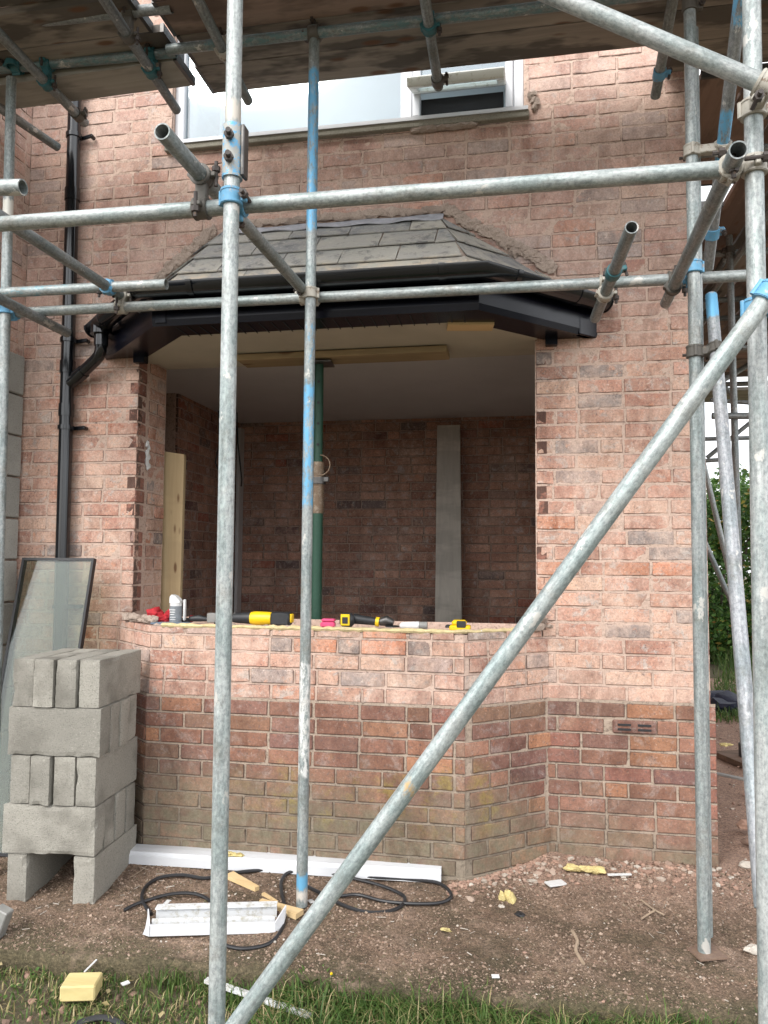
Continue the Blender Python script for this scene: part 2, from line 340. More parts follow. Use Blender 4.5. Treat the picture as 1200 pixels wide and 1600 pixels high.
def mk_leafy(name, stops, trans=.15):
    n = NT(name); r = n.n('ShaderNodeAttribute', attribute_name='rnd').outputs['Fac']
    c = n.ramp(r, stops)
    m_ = n.done(c, .55, spec=.3); n.b.inputs['Subsurface Weight'].default_value = 0
    tr = n.n('ShaderNodeBsdfTranslucent'); n.l(c, tr.inputs[0]); ms = n.n('ShaderNodeMixShader'); ms.inputs[0].default_value = trans
    n.l(n.b.outputs[0], ms.inputs[1]); n.l(tr.outputs[0], ms.inputs[2]); n.l(ms.outputs[0], n.o.inputs[0])
    return m_
M_GRASS = mk_leafy('grass_blades', [(0, (.045, .095, .02)), (.4, (.075, .14, .03)), (.62, (.115, .18, .045)), (.78, (.16, .18, .065)), (.9, (.34, .27, .13)), (1, (.42, .35, .20))], .25)
M_HEDGE = mk_leafy('hedge_leaves', [(0, (.035, .080, .020)), (.5, (.07, .15, .03)), (.8, (.15, .25, .045)), (.93, (.32, .34, .06)), (1, (.36, .20, .07))], .3)
M_BARK = simple('branch_bark', (.10, .08, .06), .9, 0, .4, 20, .4)

# ------------------------------------------------------------------ mesh helpers
class MB:
    def __init__(s): s.v = []; s.f = []; s.a = None
    def add(s, v, f):
        b = len(s.v); s.v += [tuple(p) for p in v]; s.f += [tuple(i + b for i in q) for q in f]; return s
    def box(s, c, sz, rot=None, bev=0.0):
        x, y, z = (q / 2 for q in sz)
        if bev:
            b = min(bev, x * .9, y * .9, z * .9); pts = []
            for sx in (-1, 1):
                for sy in (-1, 1):
                    for sz_ in (-1, 1):
                        pts += [(sx * x, sy * (y - b), sz_ * (z - b)), (sx * (x - b), sy * y, sz_ * (z - b)), (sx * (x - b), sy * (y - b), sz_ * z)]
            def k(a, b_, c_, w): return ((a > 0) * 4 + (b_ > 0) * 2 + (c_ > 0)) * 3 + w
            f = []
            for q in (-1, 1):
                f.append([k(q, -1, -1, 0), k(q, 1, -1, 0), k(q, 1, 1, 0), k(q, -1, 1, 0)][::q])
                f.append([k(-1, q, -1, 1), k(-1, q, 1, 1), k(1, q, 1, 1), k(1, q, -1, 1)][::q])
                f.append([k(-1, -1, q, 2), k(1, -1, q, 2), k(1, 1, q, 2), k(-1, 1, q, 2)][::q])
            for a in (-1, 1):
                for b_ in (-1, 1):
                    f.append([k(a, b_, -1, 0), k(a, b_, -1, 1), k(a, b_, 1, 1), k(a, b_, 1, 0)][::a * b_])
                    f.append([k(a, -1, b_, 0), k(a, 1, b_, 0), k(a, 1, b_, 2), k(a, -1, b_, 2)][::a * b_])
                    f.append([k(-1, a, b_, 1), k(-1, a, b_, 2), k(1, a, b_, 2), k(1, a, b_, 1)][::a * b_])
                    for c_ in (-1, 1): f.append([k(a, b_, c_, 0), k(a, b_, c_, 1), k(a, b_, c_, 2)][::-a * b_ * c_])
        else:
            pts = [(-x, -y, -z), (x, -y, -z), (x, y, -z), (-x, y, -z), (-x, -y, z), (x, -y, z), (x, y, z), (-x, y, z)]
            f = [(0, 3, 2, 1), (4, 5, 6, 7), (0, 1, 5, 4), (1, 2, 6, 5), (2, 3, 7, 6), (3, 0, 4, 7)]
        M = rot if rot is not None else Matrix.Identity(3)
        if isinstance(M, (int, float)): M = Matrix.Rotation(M, 3, 'Z')
        return s.add([Vector(c) + M @ Vector(p) for p in pts], f)
    def path(s, pts, r, n=10, closed_ends=True, rs=None):
        pts = [Vector(p) for p in pts]; rings = []
        t0 = (pts[1] - pts[0]).normalized(); up = Vector((0, 0, 1)) if abs(t0.z) < .9 else Vector((1, 0, 0))
        nx = t0.cross(up).normalized()
        b = len(s.v)
        for i, p in enumerate(pts):
            t = (pts[min(i + 1, len(pts) - 1)] - pts[max(i - 1, 0)]).normalized()
            nx = (nx - t * nx.dot(t)).normalized(); ny = t.cross(nx)
            rr = rs[i] if rs else r
            for k in range(n):
                a = 2 * PI * k / n; s.v.append(tuple(p + nx * math.cos(a) * rr + ny * math.sin(a) * rr))
        for i in range(len(pts) - 1):
            for k in range(n):
                k2 = (k + 1) % n; s.f.append((b + i * n + k, b + (i + 1) * n + k, b + (i + 1) * n + k2, b + i * n + k2))
        if closed_ends:
            s.f.append(tuple(b + k for k in range(n))); s.f.append(tuple(b + (len(pts) - 1) * n + k for k in reversed(range(n))))
        return s
    def cyl(s, p0, p1, r, n=12): return s.path([p0, p1], r, n)
    def band(s, c, ax, ri, ro, wd, n=18, a0=0, a1=2 * PI, ref=None):
        """a strap round axis ax"""
        ax = Vector(ax).normalized(); c = Vector(c)
        nx = (Vector(ref) if ref is not None else (Vector((0, 0, 1)) if abs(ax.z) < .8 else Vector((1, 0, 0))))
        nx = (nx - ax * nx.dot(ax)).normalized(); ny = ax.cross(nx); b = len(s.v)
        for i in range(n + 1):
            a = a0 + (a1 - a0) * i / n; d = nx * math.cos(a) + ny * math.sin(a)
            for r_, h in ((ri, -1), (ro, -1), (ro, 1), (ri, 1)): s.v.append(tuple(c + d * r_ + ax * wd / 2 * h))
        for i in range(n):
            for q in range(4):
                q2 = (q + 1) % 4; s.f.append((b + i * 4 + q, b + i * 4 + q2, b + (i + 1) * 4 + q2, b + (i + 1) * 4 + q))
        s.f.append((b, b + 3, b + 2, b + 1)); e = b + n * 4; s.f.append((e, e + 1, e + 2, e + 3))
        return s
    def sweep(s, prof, path):
        """closed profile of (outward offset, z) swept along a plan polyline, outward = right-hand side of travel"""
        P = [Vector((p[0], p[1])) for p in path]; n = len(prof); b = len(s.v)
        for i, p in enumerate(P):
            ds = []
            if i > 0: ds.append((P[i] - P[i - 1]).normalized())
            if i < len(P) - 1: ds.append((P[i + 1] - P[i]).normalized())
            ns = [Vector((d.y, -d.x)) for d in ds]; nn = ns[0] if len(ns) == 1 else (ns[0] + ns[1]).normalized()
            k = 1 / max(.3, nn.dot(ns[0]))
            for o, z in prof: s.v.append((p.x + nn.x * o * k, p.y + nn.y * o * k, z))
        for i in range(len(P) - 1):
            for q in range(n):
                q2 = (q + 1) % n; s.f.append((b + i * n + q, b + i * n + q2, b + (i + 1) * n + q2, b + (i + 1) * n + q))
        s.f.append(tuple(b + q for q in reversed(range(n)))); e = b + (len(P) - 1) * n; s.f.append(tuple(e + q for q in range(n)))
        return s
    def prism(s, poly, v, close=True):
        """polygon of 3-D points extruded by the vector v"""
        n = len(poly); b = len(s.v); v = Vector(v)
        s.v += [tuple(p) for p in poly] + [tuple(Vector(p) + v) for p in poly]
        s.f.append(tuple(b + i for i in reversed(range(n)))); s.f.append(tuple(b + n + i for i in range(n)))
        for i in range(n): j = (i + 1) % n; s.f.append((b + i, b + j, b + n + j, b + n + i))
        return s
    def lump(s, c, r, seed, sub=1, amp=.35, flat=(1, 1, 1)):
        V, F = ICO[sub]; b = len(s.v); c = Vector(c)
        for q in V:
            d = Vector(q); k = 1 + amp * mnoise.noise(d * 1.7 + Vector((seed * 3.1, seed * 1.7, seed)))
            s.v.append((c.x + d.x * r * k * flat[0], c.y + d.y * r * k * flat[1], c.z + d.z * r * k * flat[2]))
        s.f += [tuple(i + b for i in q) for q in F]; return s
def _ico():
    import bmesh
    out = {}
    for sub in (1, 2, 3):
        bm = bmesh.new(); bmesh.ops.create_icosphere(bm, subdivisions=sub, radius=1)
        out[sub] = ([tuple(v.co) for v in bm.verts], [tuple(v.index for v in f.verts) for f in bm.faces]); bm.free()
    return out
ICO = _ico()
def wloc(o):
    p = Vector((0, 0, 0))
    while o is not None: p += o.location; o = o.parent
    return p
def fixn(me):
    import bmesh
    bm = bmesh.new(); bm.from_mesh(me); bmesh.ops.recalc_face_normals(bm, faces=bm.faces); bm.to_mesh(me); bm.free()
def part(name, mb, mat, parent=None, smooth=False, org=None, label=None, recalc=True):
    """links a mesh given in world coordinates; its origin stands at org (world)"""
    base = wloc(parent) if parent else Vector((0, 0, 0))
    o_ = Vector(org) if org is not None else base
    me = bpy.data.meshes.new(name)
    me.from_pydata([(p[0] - o_.x, p[1] - o_.y, p[2] - o_.z) for p in mb.v], [], mb.f)
    if recalc: fixn(me)
    if smooth: smooth_me(me)
    me.materials.append(mat)
    o = bpy.data.objects.new(name, me); COL.objects.link(o); o.location = o_ - base
    if parent: o.parent = parent
    if label: o['label'] = label
    return o
def smooth_me(me, ang=40):
    me.polygons.foreach_set('use_smooth', [True] * len(me.polygons))
    import bmesh
    bm = bmesh.new(); bm.from_mesh(me)
    for e in bm.edges:
        if len(e.link_faces) == 2 and e.calc_face_angle(0) > math.radians(ang): e.smooth = False
    bm.to_mesh(me); bm.free()
def tag(o, label, cat, group=None, kind=None):
    o['label'] = label; o['category'] = cat
    if group: o['group'] = group
    if kind: o['kind'] = kind
    return o
def thing(name, label, cat, loc, group=None):
    o = bpy.data.objects.new(name, None); COL.objects.link(o); o.location = loc; o.empty_display_size = .1
    return tag(o, label, cat, group)
def struct(o): o['kind'] = 'structure'; return o
def setrnd(me, vals_per_vert):
    a = me.attributes.new('rnd', 'FLOAT', 'POINT'); a.data.foreach_set('value', np.asarray(vals_per_vert, dtype=np.float32))
def V(*a): return Vector(a)

# ------------------------------------------------------------------ ground
def nz3(x, y, s, o=0): return mnoise.fractal(Vector((x * s, y * s, o)), 1.0, 2.0, 4)
def edge_y(x): return -1.085 + .028 * (x + .5) * .6 + .012 * math.sin(x * 4.1) + .016 * mnoise.noise(Vector((x * 7, 3, 1)))
def gh(x, y): return .05 + .11 * max(min(y, 0), -1.2) + .014 * nz3(x, y, 3.4) + .007 * nz3(x, y, 13, 5)
def grid_sheet(name, xs, ys, zf, mat):
    vs_ = [(x, y, zf(x, y)) for y in ys for x in xs]; nx = len(xs)
    f = [(j * nx + i, j * nx + i + 1, (j + 1) * nx + i + 1, (j + 1) * nx + i) for j in range(len(ys) - 1) for i in range(nx - 1)]
    me = bpy.data.meshes.new(name); me.from_pydata(vs_, [], f); me.polygons.foreach_set('use_smooth', [True] * len(f)); me.materials.append(mat)
    o = bpy.data.objects.new(name, me); COL.objects.link(o); return struct(o)
def lin(a, b, n): return [a + (b - a) * i / n for i in range(n + 1)]
# the dirt-covered concrete strip along the house: columns follow the broken edge
xs = lin(-4.2, 4.2, 620); path_v = []; path_f = []; ts = lin(0, 1, 130)
for t in ts:
    for x in xs:
        y = edge_y(x) + t * (0.6 - edge_y(x)); z = gh(x, y)
        path_v.append((x, y, z))
nx = len(xs)
for j in range(len(ts) - 1):
    for i in range(nx - 1): path_f.append((j * nx + i, j * nx + i + 1, (j + 1) * nx + i + 1, (j + 1) * nx + i))
b0 = len(path_v)
for x in xs: path_v.append((x, edge_y(x) - .012, gh(x, edge_y(x)) - .02))
for x in xs: path_v.append((x, edge_y(x) + .01, -.30))
for i in range(nx - 1):
    path_f.append((b0 + i, b0 + i + 1, i + 1, i)); path_f.append((b0 + nx + i, b0 + nx + i + 1, b0 + i + 1, b0 + i))
me = bpy.data.meshes.new('path'); me.from_pydata(path_v, [], path_f); me.polygons.foreach_set('use_smooth', [True] * len(path_f)); me.materials.append(M_DIRT)
path_o = struct(bpy.data.objects.new('path', me)); COL.objects.link(path_o)
struct(grid_sheet('side_path', lin(.95, 4.2, 90), lin(.595, 7.5, 120), lambda x, y: .046 + .009 * nz3(x, y, 3) + .004 * nz3(x, y, 14, 5), M_DIRT))
def lawn_z(x, y): return -.160 + .018 * nz3(x, y, 2.2, 9) + .01 * nz3(x, y, 9, 4) + .02 * (y + 1.1)
grid_sheet('lawn', lin(-6, 6, 160), lin(-7, -.95, 110), lawn_z, M_SOIL)
far = MB(); far.add([(-120, -120, -.42), (120, -120, -.42), (120, 120, -.42), (-120, 120, -.42)], [(0, 1, 2, 3)])
struct(part('ground', far, M_SOIL))
verge_z = lambda x, y: .03 + .06 * mnoise.noise(Vector((x * .8, y * .8, 2))) + .05 * max(0, y - 6)
grid_sheet('grass_verge', lin(1.2, 14, 60), lin(3.9, 16, 60), lambda x, y: verge_z(x, y) if (x > 2.55 - .25 * max(0, 7 - y) or y > 6.2) else -.1, M_SOIL)

# ------------------------------------------------------------------ the house
HOUSE = thing('brick_house', 'pink washed brick house wall with an opened up bay window', 'house', (-1.0, 0.0, 0.0))
def brick_mesh(w, h, seed, dep=.05):
    """front face with a thin worn arris; local x along, z up, front at -y"""
    r = random.Random(seed); v = []; f = []; nx_, nz_ = (5, 3); bv = .0045
    X_ = [-w / 2, -w / 2 + bv, -w / 6, w / 6, w / 2 - bv, w / 2]; Z_ = [-h / 2, -h / 2 + bv, h / 2 - bv, h / 2]
    chip = r.random() < .3; cc = (r.choice((0, 1)), r.choice((0, 1)))
    for j in range(nz_ + 1):
        for i in range(nx_ + 1):
            x, z = X_[i], Z_[j]; ex = i in (0, nx_); ez = j in (0, nz_)
            x += r.uniform(-.0012, .0012) if (ex or i in (1, 4)) else r.uniform(-.012, .012)
            z += r.uniform(-.0013, .0013)
            y = r.uniform(-.0010, .0010)
            if ex or ez: y += r.uniform(.0022, .0045)
            if ex and ez: x *= .99; z *= .97
            if chip and (i >= 4 if cc[0] else i <= 1) and (j >= 2 if cc[1] else j <= 1): y += r.uniform(.001, .005)
            v.append((x, y, z))
    for j in range(nz_):
        for i in range(nx_): a = j * (nx_ + 1) + i; f.append((a, a + 1, a + nx_ + 2, a + nx_ + 1))
    ring = [i for i in range(nx_ + 1)] + [(j * (nx_ + 1) + nx_) for j in range(1, nz_ + 1)] + [nz_ * (nx_ + 1) + i for i in range(nx_ - 1, -1, -1)] + [j * (nx_ + 1) for j in range(nz_ - 1, 0, -1)]
    corners = {0: (-w / 2, -h / 2), nx_: (w / 2, -h / 2), nz_ * (nx_ + 1) + nx_: (w / 2, h / 2), nz_ * (nx_ + 1): (-w / 2, h / 2)}
    b = len(v); cid = {}
    for k, (x, z) in corners.items(): cid[k] = len(v); v.append((x * .98, dep, z * .95))
    cs = [0, nx_, nz_ * (nx_ + 1) + nx_, nz_ * (nx_ + 1)]
    for q in range(4):
        a, c = cs[q], cs[(q + 1) % 4]; ia = ring.index(a); ic = ring.index(c) if q < 3 else len(ring)
        seg = ring[ia:ic] + [c]
        f.append(tuple([cid[a]] + [cid[c]] + seg[::-1]))
    return v, f
VARS = {}
for key, w_ in (('s', .216), ('h', .104)):
    VARS[key] = []
    for k in range(12 if key == 's' else 7):
        v, f = brick_mesh(w_, .0655, 100 + k + (50 if key == 'h' else 0)); VARS[key].append((v, f, w_))
MESHC = {}
ARR = [1.0 if (i in (0, 5) or j in (0, 3)) else 0.0 for j in range(4) for i in range(6)] + [1.0] * 4
def setarr(me, n):
    a = me.attributes.new('arris', 'FLOAT', 'POINT'); a.data.foreach_set('value', np.asarray(ARR * n, dtype=np.float32))
def var_mesh(key, k, mat):
    if (key, k, mat.name) not in MESHC:
        v, f, w_ = VARS[key][k]; me = bpy.data.meshes.new('brick'); me.from_pydata(v, [], f); setarr(me, 1); me.materials.append(mat); MESHC[(key, k, mat.name)] = me
    return MESHC[(key, k, mat.name)]
CH = .0762
def bond(length, z0, z1, start=0, ncourse=0, seed=1, holes=(), miss=()):
    """stretcher bond in a u,z rectangle -> list of (u0,u1,z0,z1)"""
    r = random.Random(seed); out = []; k = ncourse; z = z0
    while z < z1 - .02:
        top = min(z + CH - .010, z1)
        off = (0 if k % 2 == 0 else -.1125) + start + r.uniform(-.012, .012)
        u = off - .225 * math.ceil((off) / .225) if off > 0 else off
        while u < length:
            wd = .225
            if r.random() < .13: wd = .113
            a, b = max(u, 0) + r.uniform(-.001, .002), min(u + wd - .010 + r.uniform(-.002, .002), length)
            if b - a > .035:
                segs = [(a, b)]
                for (h0, h1, g0, g1) in holes:
                    if g0 < (z + top) / 2 < g1:
                        ns = []
                        for (p, q) in segs:
                            if q <= h0 or p >= h1: ns.append((p, q))
                            else:
                                if h0 - p > .03: ns.append((p, h0))
                                if q - h1 > .03: ns.append((h1, q))
                        segs = ns
                for (p, q) in segs: out.append((p, q, z, top))
            u += wd
        z += CH; k += 1
    return out
def place(bricks, org, ang, mat_of, parent, proud=.0, limit=0, seed=3, jit=.003, stuffname='brick_infill'):
    """lays bricks on a wall plane; the limit nearest the camera as single objects, the rest joined"""
    r = random.Random(seed); ux, uy = math.cos(ang), math.sin(ang); base = wloc(parent)
    items = []
    for (a, b, z0, z1) in bricks:
        u = (a + b) / 2; z = (z0 + z1) / 2; w_ = b - a; pr = proud + r.uniform(-jit, jit * .6)
        x = org[0] + ux * u + (-uy) * (-pr); y = org[1] + uy * u + ux * (-pr)
        key = 's' if w_ > .155 else 'h'; k = r.randrange(len(VARS[key])); mt = mat_of(x, y, z)
        rot = ang + r.uniform(-.005, .005); tilt = r.uniform(-.006, .006)
        rel = V(x, y, z) - V(*CAM_LOC); dz = rel.dot(V(*W)); px = 600 + 1200 * rel.dot(V(*R)) / dz if dz > 0 else 9999; py = 800 - 1200 * rel.dot(V(*U)) / dz if dz > 0 else 9999
        vis = -20 < px < 1220 and 60 < py < 1620
        items.append((0 if vis else 1, dz, x, y, z, w_, z1 - z0, key, k, mt, rot, tilt))
    items.sort(key=lambda t: t[:2])
    for it in items[:limit]:
        _, _, x, y, z, w_, h_, key, k, mt, rot, tilt = it
        o = bpy.data.objects.new('brick', var_mesh(key, k, mt)); COL.objects.link(o); o.parent = parent
        o.location = V(x, y, z) - base; o.rotation_euler = (0, tilt, rot); o.scale = (w_ / VARS[key][k][2], 1, h_ / .0655)
    groups = {}
    for it in items[limit:]: groups.setdefault(it[9].name, []).append(it)
    for mn, its in groups.items():
        AV = []; AF = []; AR = []; nb = 0
        for _, _, x, y, z, w_, h_, key, k, mt, rot, tilt in its:
            v, f, w0 = VARS[key][k]; M = Matrix.Translation(V(x, y, z) - base) @ Matrix.Rotation(rot, 4, 'Z') @ Matrix.Rotation(tilt, 4, 'Y') @ Matrix.Diagonal((w_ / w0, 1, h_ / .0655, 1))
            AV += [tuple(M @ Vector(p)) for p in v]; AF += [tuple(i + nb for i in q) for q in f]; nb += len(v); AR += [r.random()] * len(v)
        me = bpy.data.meshes.new(stuffname); me.from_pydata(AV, [], AF); setrnd(me, AR); setarr(me, len(its)); me.materials.append(its[0][9])
        o = bpy.data.objects.new(stuffname, me); COL.objects.link(o); o.parent = parent; o['kind'] = 'stuff'
def mortar_face(mb, org, ang, length, z0, z1, back=.0028, amp=.0030, res=.0125, holes=(), depth=0):
    """rough joint face standing a little behind the bricks"""
    nu = max(2, int(length / res)); nzz = max(2, int((z1 - z0) / res)); ux, uy = math.cos(ang), math.sin(ang); b = len(mb.v)
    for j in range(nzz + 1):
        for i in range(nu + 1):
            u = length * i / nu; z = z0 + (z1 - z0) * j / nzz
            d = back + amp * mnoise.noise(Vector((u * 19 + org[0] * 5, z * 23, ang * 7))) + amp * .8 * mnoise.noise(Vector((u * 60, z * 60, ang * 3 + 2)))
            cr = mnoise.noise(Vector((u * 9 + 40, z * 38, ang * 5 + 9)))
            if cr > .22 and amp > .003: d += .008 * min(1, (cr - .22) * 9)
            d = max(d, -.001)
            mb.v.append((org[0] + ux * u - uy * d, org[1] + uy * u + ux * d, z))
    for j in range(nzz):
        for i in range(nu):
            um = length * (i + .5) / nu; zm = z0 + (z1 - z0) * (j + .5) / nzz
            if any(h0 < um < h1 and g0 < zm < g1 for h0, h1, g0, g1 in holes): continue
            a = b + j * (nu + 1) + i; mb.f.append((a, a + 1, a + nu + 2, a + nu + 1))
XL, XR = -2.87, .862           # wall ends
OP_L, OP_R, OP_B, OP_T = -2.138, .053, 1.155, 2.68   # room opening
WN_L, WN_R, WN_B, WN_T = -1.985, .0, 3.815, 4.95     # window above
ZP = .03 + 10 * CH             # plinth top
WT = 5.3
# wall slabs stand 2 cm behind the joint face
fw = MB()
Y0, Y1 = .022, .34
def slab(x0, x1, z0, z1): fw.box(((x0 + x1) / 2, (Y0 + Y1) / 2, (z0 + z1) / 2), (x1 - x0, Y1 - Y0, z1 - z0))
slab(XL, OP_L - .022, 0, WN_B); slab(OP_R + .022, XR, 0, WN_B); slab(OP_L, OP_R, 0, OP_B - .03); slab(OP_L - .021, OP_R + .021, OP_T, WN_B)
slab(XL, WN_L, WN_B, WT); slab(WN_R, XR, WN_B, WT); slab(WN_L, WN_R, WN_T, WT)
o_hole = (OP_L - XL, OP_R - XL, OP_B, OP_T); w_hole = (WN_L - XL, WN_R - XL, WN_B, WN_T)
fwall = part('front_wall', fw, MM_PINK, HOUSE)
jf = MB(); mortar_face(jf, (XL, 0), 0, XR - XL, ZP, WT, holes=(o_hole, w_hole)); part('mortar_face', jf, MM_PINK, fwall, recalc=False)
jf = MB(); mortar_face(jf, (XL, -.012), 0, XR + .02 - XL, 0.0, ZP + .004, back=.0055, amp=.0026, holes=()); 
n_ = len(jf.v)
part('plinth_mortar_face', jf, MM_PLINTH, fwall, recalc=False)
air = (.404 - XL, .615 - XL, .03 + 8 * CH, .03 + 9 * CH - .005)
bay_hole = (-2.20 - XL, .09 - XL, -1, OP_B)
def m_main(x, y, z):
    if z < ZP: return MB_CORNER if x > .80 else MB_PLINTH
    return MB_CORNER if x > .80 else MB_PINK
B = bond(XR + .02 - XL, .03, ZP, .09, 0, 11, holes=(bay_hole, air))
B_up = bond(XR - XL, ZP, WT, .09, 10, 12, holes=(o_hole, w_hole, bay_hole, (4.05, 4.2, 2.30, 2.33)))
def split_corner(bs, xc):
    out = []
    for (a, b, z0, z1) in bs:
        if a < xc < b - .012: out += [(a, xc - .004, z0, z1), (xc + .004, b, z0, z1)]
        else: out.append((a, b, z0, z1))
    return [q for q in out if q[1] - q[0] > .022]
B = split_corner(B, .80 - XL); B_up = split_corner(B_up, .80 - XL)
place([(a, b, z0, z1) for (a, b, z0, z1) in B] , (XL, -.014), 0, m_main, fwall, limit=75, seed=5, jit=.002)
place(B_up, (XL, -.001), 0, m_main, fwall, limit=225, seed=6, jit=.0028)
# vented brick beside the bay
ab = MB(); ab.box((.51, -.006, .03 + 8.5 * CH - .005), (.204, .03, .062), bev=.006)
abo = part('vent_brick', ab, MB_PLINTH, fwall)
for cx in (.462, .556):
    for dz in (-.011, .011): part('vent_slot', MB().box((cx, -.0225, .03 + 8.5 * CH - .005 + dz), (.062, .004, .010)), M_DARK, abo)
# right jamb and left reveal
for x_, y_, a_ in ((OP_L, .0, PI / 2), (OP_R, .345, -PI / 2)): rv = MB(); mortar_face(rv, (x_, y_), a_, .345, OP_B - .02, OP_T, back=.006); part('reveal_mortar_face', rv, MM_PINK, fwall, recalc=False)
def rev_bond(seed):
    r = random.Random(seed); o = []; z = ZP + 5 * CH; k = 0
    z = OP_B - .012
    z = .03 + 15 * CH
    while z < OP_T - .03:
        t = min(z + CH - .01, OP_T)
        if k % 2: o += [(.0, .100, z, t), (.135, .225, z, t), (.235, .34, z, t)]
        else: o += [(.0, .098, z, t), (.138, .335, z, t)]
        z += CH; k += 1
    return o
MB_REV = MB_CORNER
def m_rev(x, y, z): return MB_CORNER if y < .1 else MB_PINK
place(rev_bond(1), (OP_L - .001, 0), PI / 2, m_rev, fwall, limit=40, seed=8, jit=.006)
place([(.345 - b, .345 - a, z0, z1) for a, b, z0, z1 in rev_bond(2)], (OP_R + .001, .345), -PI / 2, m_rev, fwall, limit=0, seed=9, jit=.007)
# joint wash scars, white sealant blob on the reveal
sb = MB()
for k in range(9): sb.lump((OP_L + .006, .118 + .012 * math.sin(k * 2.1), 1.985 + k * .017), .011 + .005 * (k % 3), k, 1, .8, (.6, 1, 1.2))
part('sealant_blob', sb, M_WHITE, fwall)

# bay wall
A0, A1, A2, A3 = (-2.235, .0), (-1.862, -.322), (-.286, -.322), (.108, .0)
SILL = 1.13
bw = MB()
inn = [(-2.20, .20), (-1.80, -.10), (-.35, -.10), (.09, .20)]
def inset(p, d): return p
out_ = [(A0[0] + .02, .02), (A1[0] + .012, A1[1] + .022), (A2[0] - .012, A2[1] + .022), (A3[0] - .02, .02)]
poly = out_ + inn[::-1]
bw.prism([(x, y, 0) for x, y in poly], (0, 0, SILL - .012))
bwall = part('bay_wall', bw, MM_PINK, HOUSE)
segs = [(A0, A1, 21), (A1, A2, 22), (A2, A3, 23)]
jp = MB(); jl = MB(); pl = []; pu = []
for (p, q, sd_) in segs:
    d = Vector((q[0] - p[0], q[1] - p[1])); Ls = d.length; ang = math.atan2(d.y, d.x)
    nn = (math.sin(ang), -math.cos(ang))   # outward
    mortar_face(jp, p, ang, Ls, ZP, SILL - .008, back=.005)
    pp = (p[0] + nn[0] * .012, p[1] + nn[1] * .012); mortar_face(jl, (pp[0] - .006 * math.cos(ang), pp[1] - .006 * math.sin(ang)), ang, Ls + .012, -.02, ZP + .003, back=.0055, amp=.0026)
    st = {21: .05, 22: .19, 23: .03}[sd_]
    bl = [(-.005 if a_ < .02 and sd_ > 21 else a_, b_ + (.005 if b_ > Ls - .02 and sd_ < 23 else 0), c_, d_) for a_, b_, c_, d_ in bond(Ls, .03, ZP, st, 0, sd_)]; bu = bond(Ls, ZP, SILL, st, 10, sd_ + 20)
    pl.append((bl, (p[0] + nn[0] * .014, p[1] + nn[1] * .014), ang)); pu.append((bu, (p[0] + nn[0] * .001, p[1] + nn[1] * .001), ang))
part('mortar_face', jp, MM_PINK, bwall, recalc=False); part('plinth_mortar_face', jl, MM_PLINTH, bwall, recalc=False)
for bl, og, ang in pl: place(bl, og, ang, lambda x, y, z: MB_PLINTH, bwall, limit=400, seed=int(ang * 10) + 31, jit=.002)
for bu, og, ang in pu: place(bu, og, ang, lambda x, y, z: MB_PINK, bwall, limit=400, seed=int(ang * 10) + 41, jit=.0028)
# corner posts of mortar under the mitre of the plinth, footing ledge
ft = MB(); ft.sweep([(-.06, -.05), (.024, -.05), (.022, .028), (-.06, .032)], [A0, A1, A2, A3]); part('footing', ft, MM_PLINTH, bwall)
ft = MB(); ft.sweep([(-.02, -.05), (.03, -.05), (.022, .03), (-.02, .033)], [(A3[0] - .01, 0), (XR + .02, 0)]); part('footing', ft, MM_PLINTH, fwall)
# rough mortar and broken brick left along the sill
rb = MB(); r2 = random.Random(5)
for k in range(90):
    u = r2.random(); x = -1.88 + u * 1.98; y = -.30 + r2.random() * .12 if x < -.3 else -.28 + (x + .3) * .7 + r2.random() * .1
    rb.lump((x, y, SILL - .006 + r2.random() * .004), .008 + r2.random() * .014, k, 1, .6, (1.4, 1, .7))
for k in range(26):
    x = -2.12 + r2.random() * .26; rb.lump((x, -.10 - (x + 2.12) * .6 + r2.random() * .05, SILL + .01 + r2.random() * .02), .012 + r2.random() * .02, k + 50, 1, .6, (1.3, 1, .8))
for k in range(16):
    x = .02 + r2.random() * .10; rb.lump((x, -.06 + r2.random() * .05, SILL + .01 + r2.random() * .05), .014 + r2.random() * .02, k + 80, 1, .6, (1.3, 1, .8))
o = part('broken_mortar', rb, M_FILLET, bwall); o['kind'] = 'stuff'
fb = MB(); pts = []; r2 = random.Random(9)
for k in range(70):
    x = -1.80 + 1.74 * k / 69; y = -.316 if x < -.30 else -.316 + (x + .30) * .80
    pts.append((x, y + r2.uniform(-.004, .004), SILL + .005 + r2.uniform(-.002, .003)))
fb.path(pts, .01, 7, rs=[.008 + r2.random() * .006 for _ in pts]); part('foam_bead', fb, M_SEALY, bwall, smooth=True)
# sill infill so that the top of the wall reads as rough brick
part('wall_top', MB().prism([(x, y, SILL - .02) for x, y in [(A0[0] + .03, .02), (A1[0] + .02, A1[1] + .02), (A2[0] - .02, A2[1] + .02), (A3[0] - .03, .02)]] , (0, 0, .012)), MM_PINK, bwall)

# left return wall: brick above, grey blocks below
sw = MB(); sw.box((XL - .16, -.09, 2.6), (.28, .78, 5.4)); swall = part('return_wall', sw, MM_PINK, HOUSE)
jf = MB(); mortar_face(jf, (XL, -.48), PI / 2, .49, 0, WT, res=.03); part('mortar_face', jf, MM_PINK, swall, recalc=False)
B = bond(.48, .03, WT, .1, 0, 51, holes=((.0, .475, 0, 2.64),))
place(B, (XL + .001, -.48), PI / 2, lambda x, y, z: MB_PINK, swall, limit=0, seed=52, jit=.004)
for k in range(11):
    gb = MB(); z0 = .05 + k * .235; gb.box((XL + .004, -.235, z0 + .1125), (.05, .43, .225), bev=.006)
    part('grey_block', gb, M_GREYBLOCK, swall)
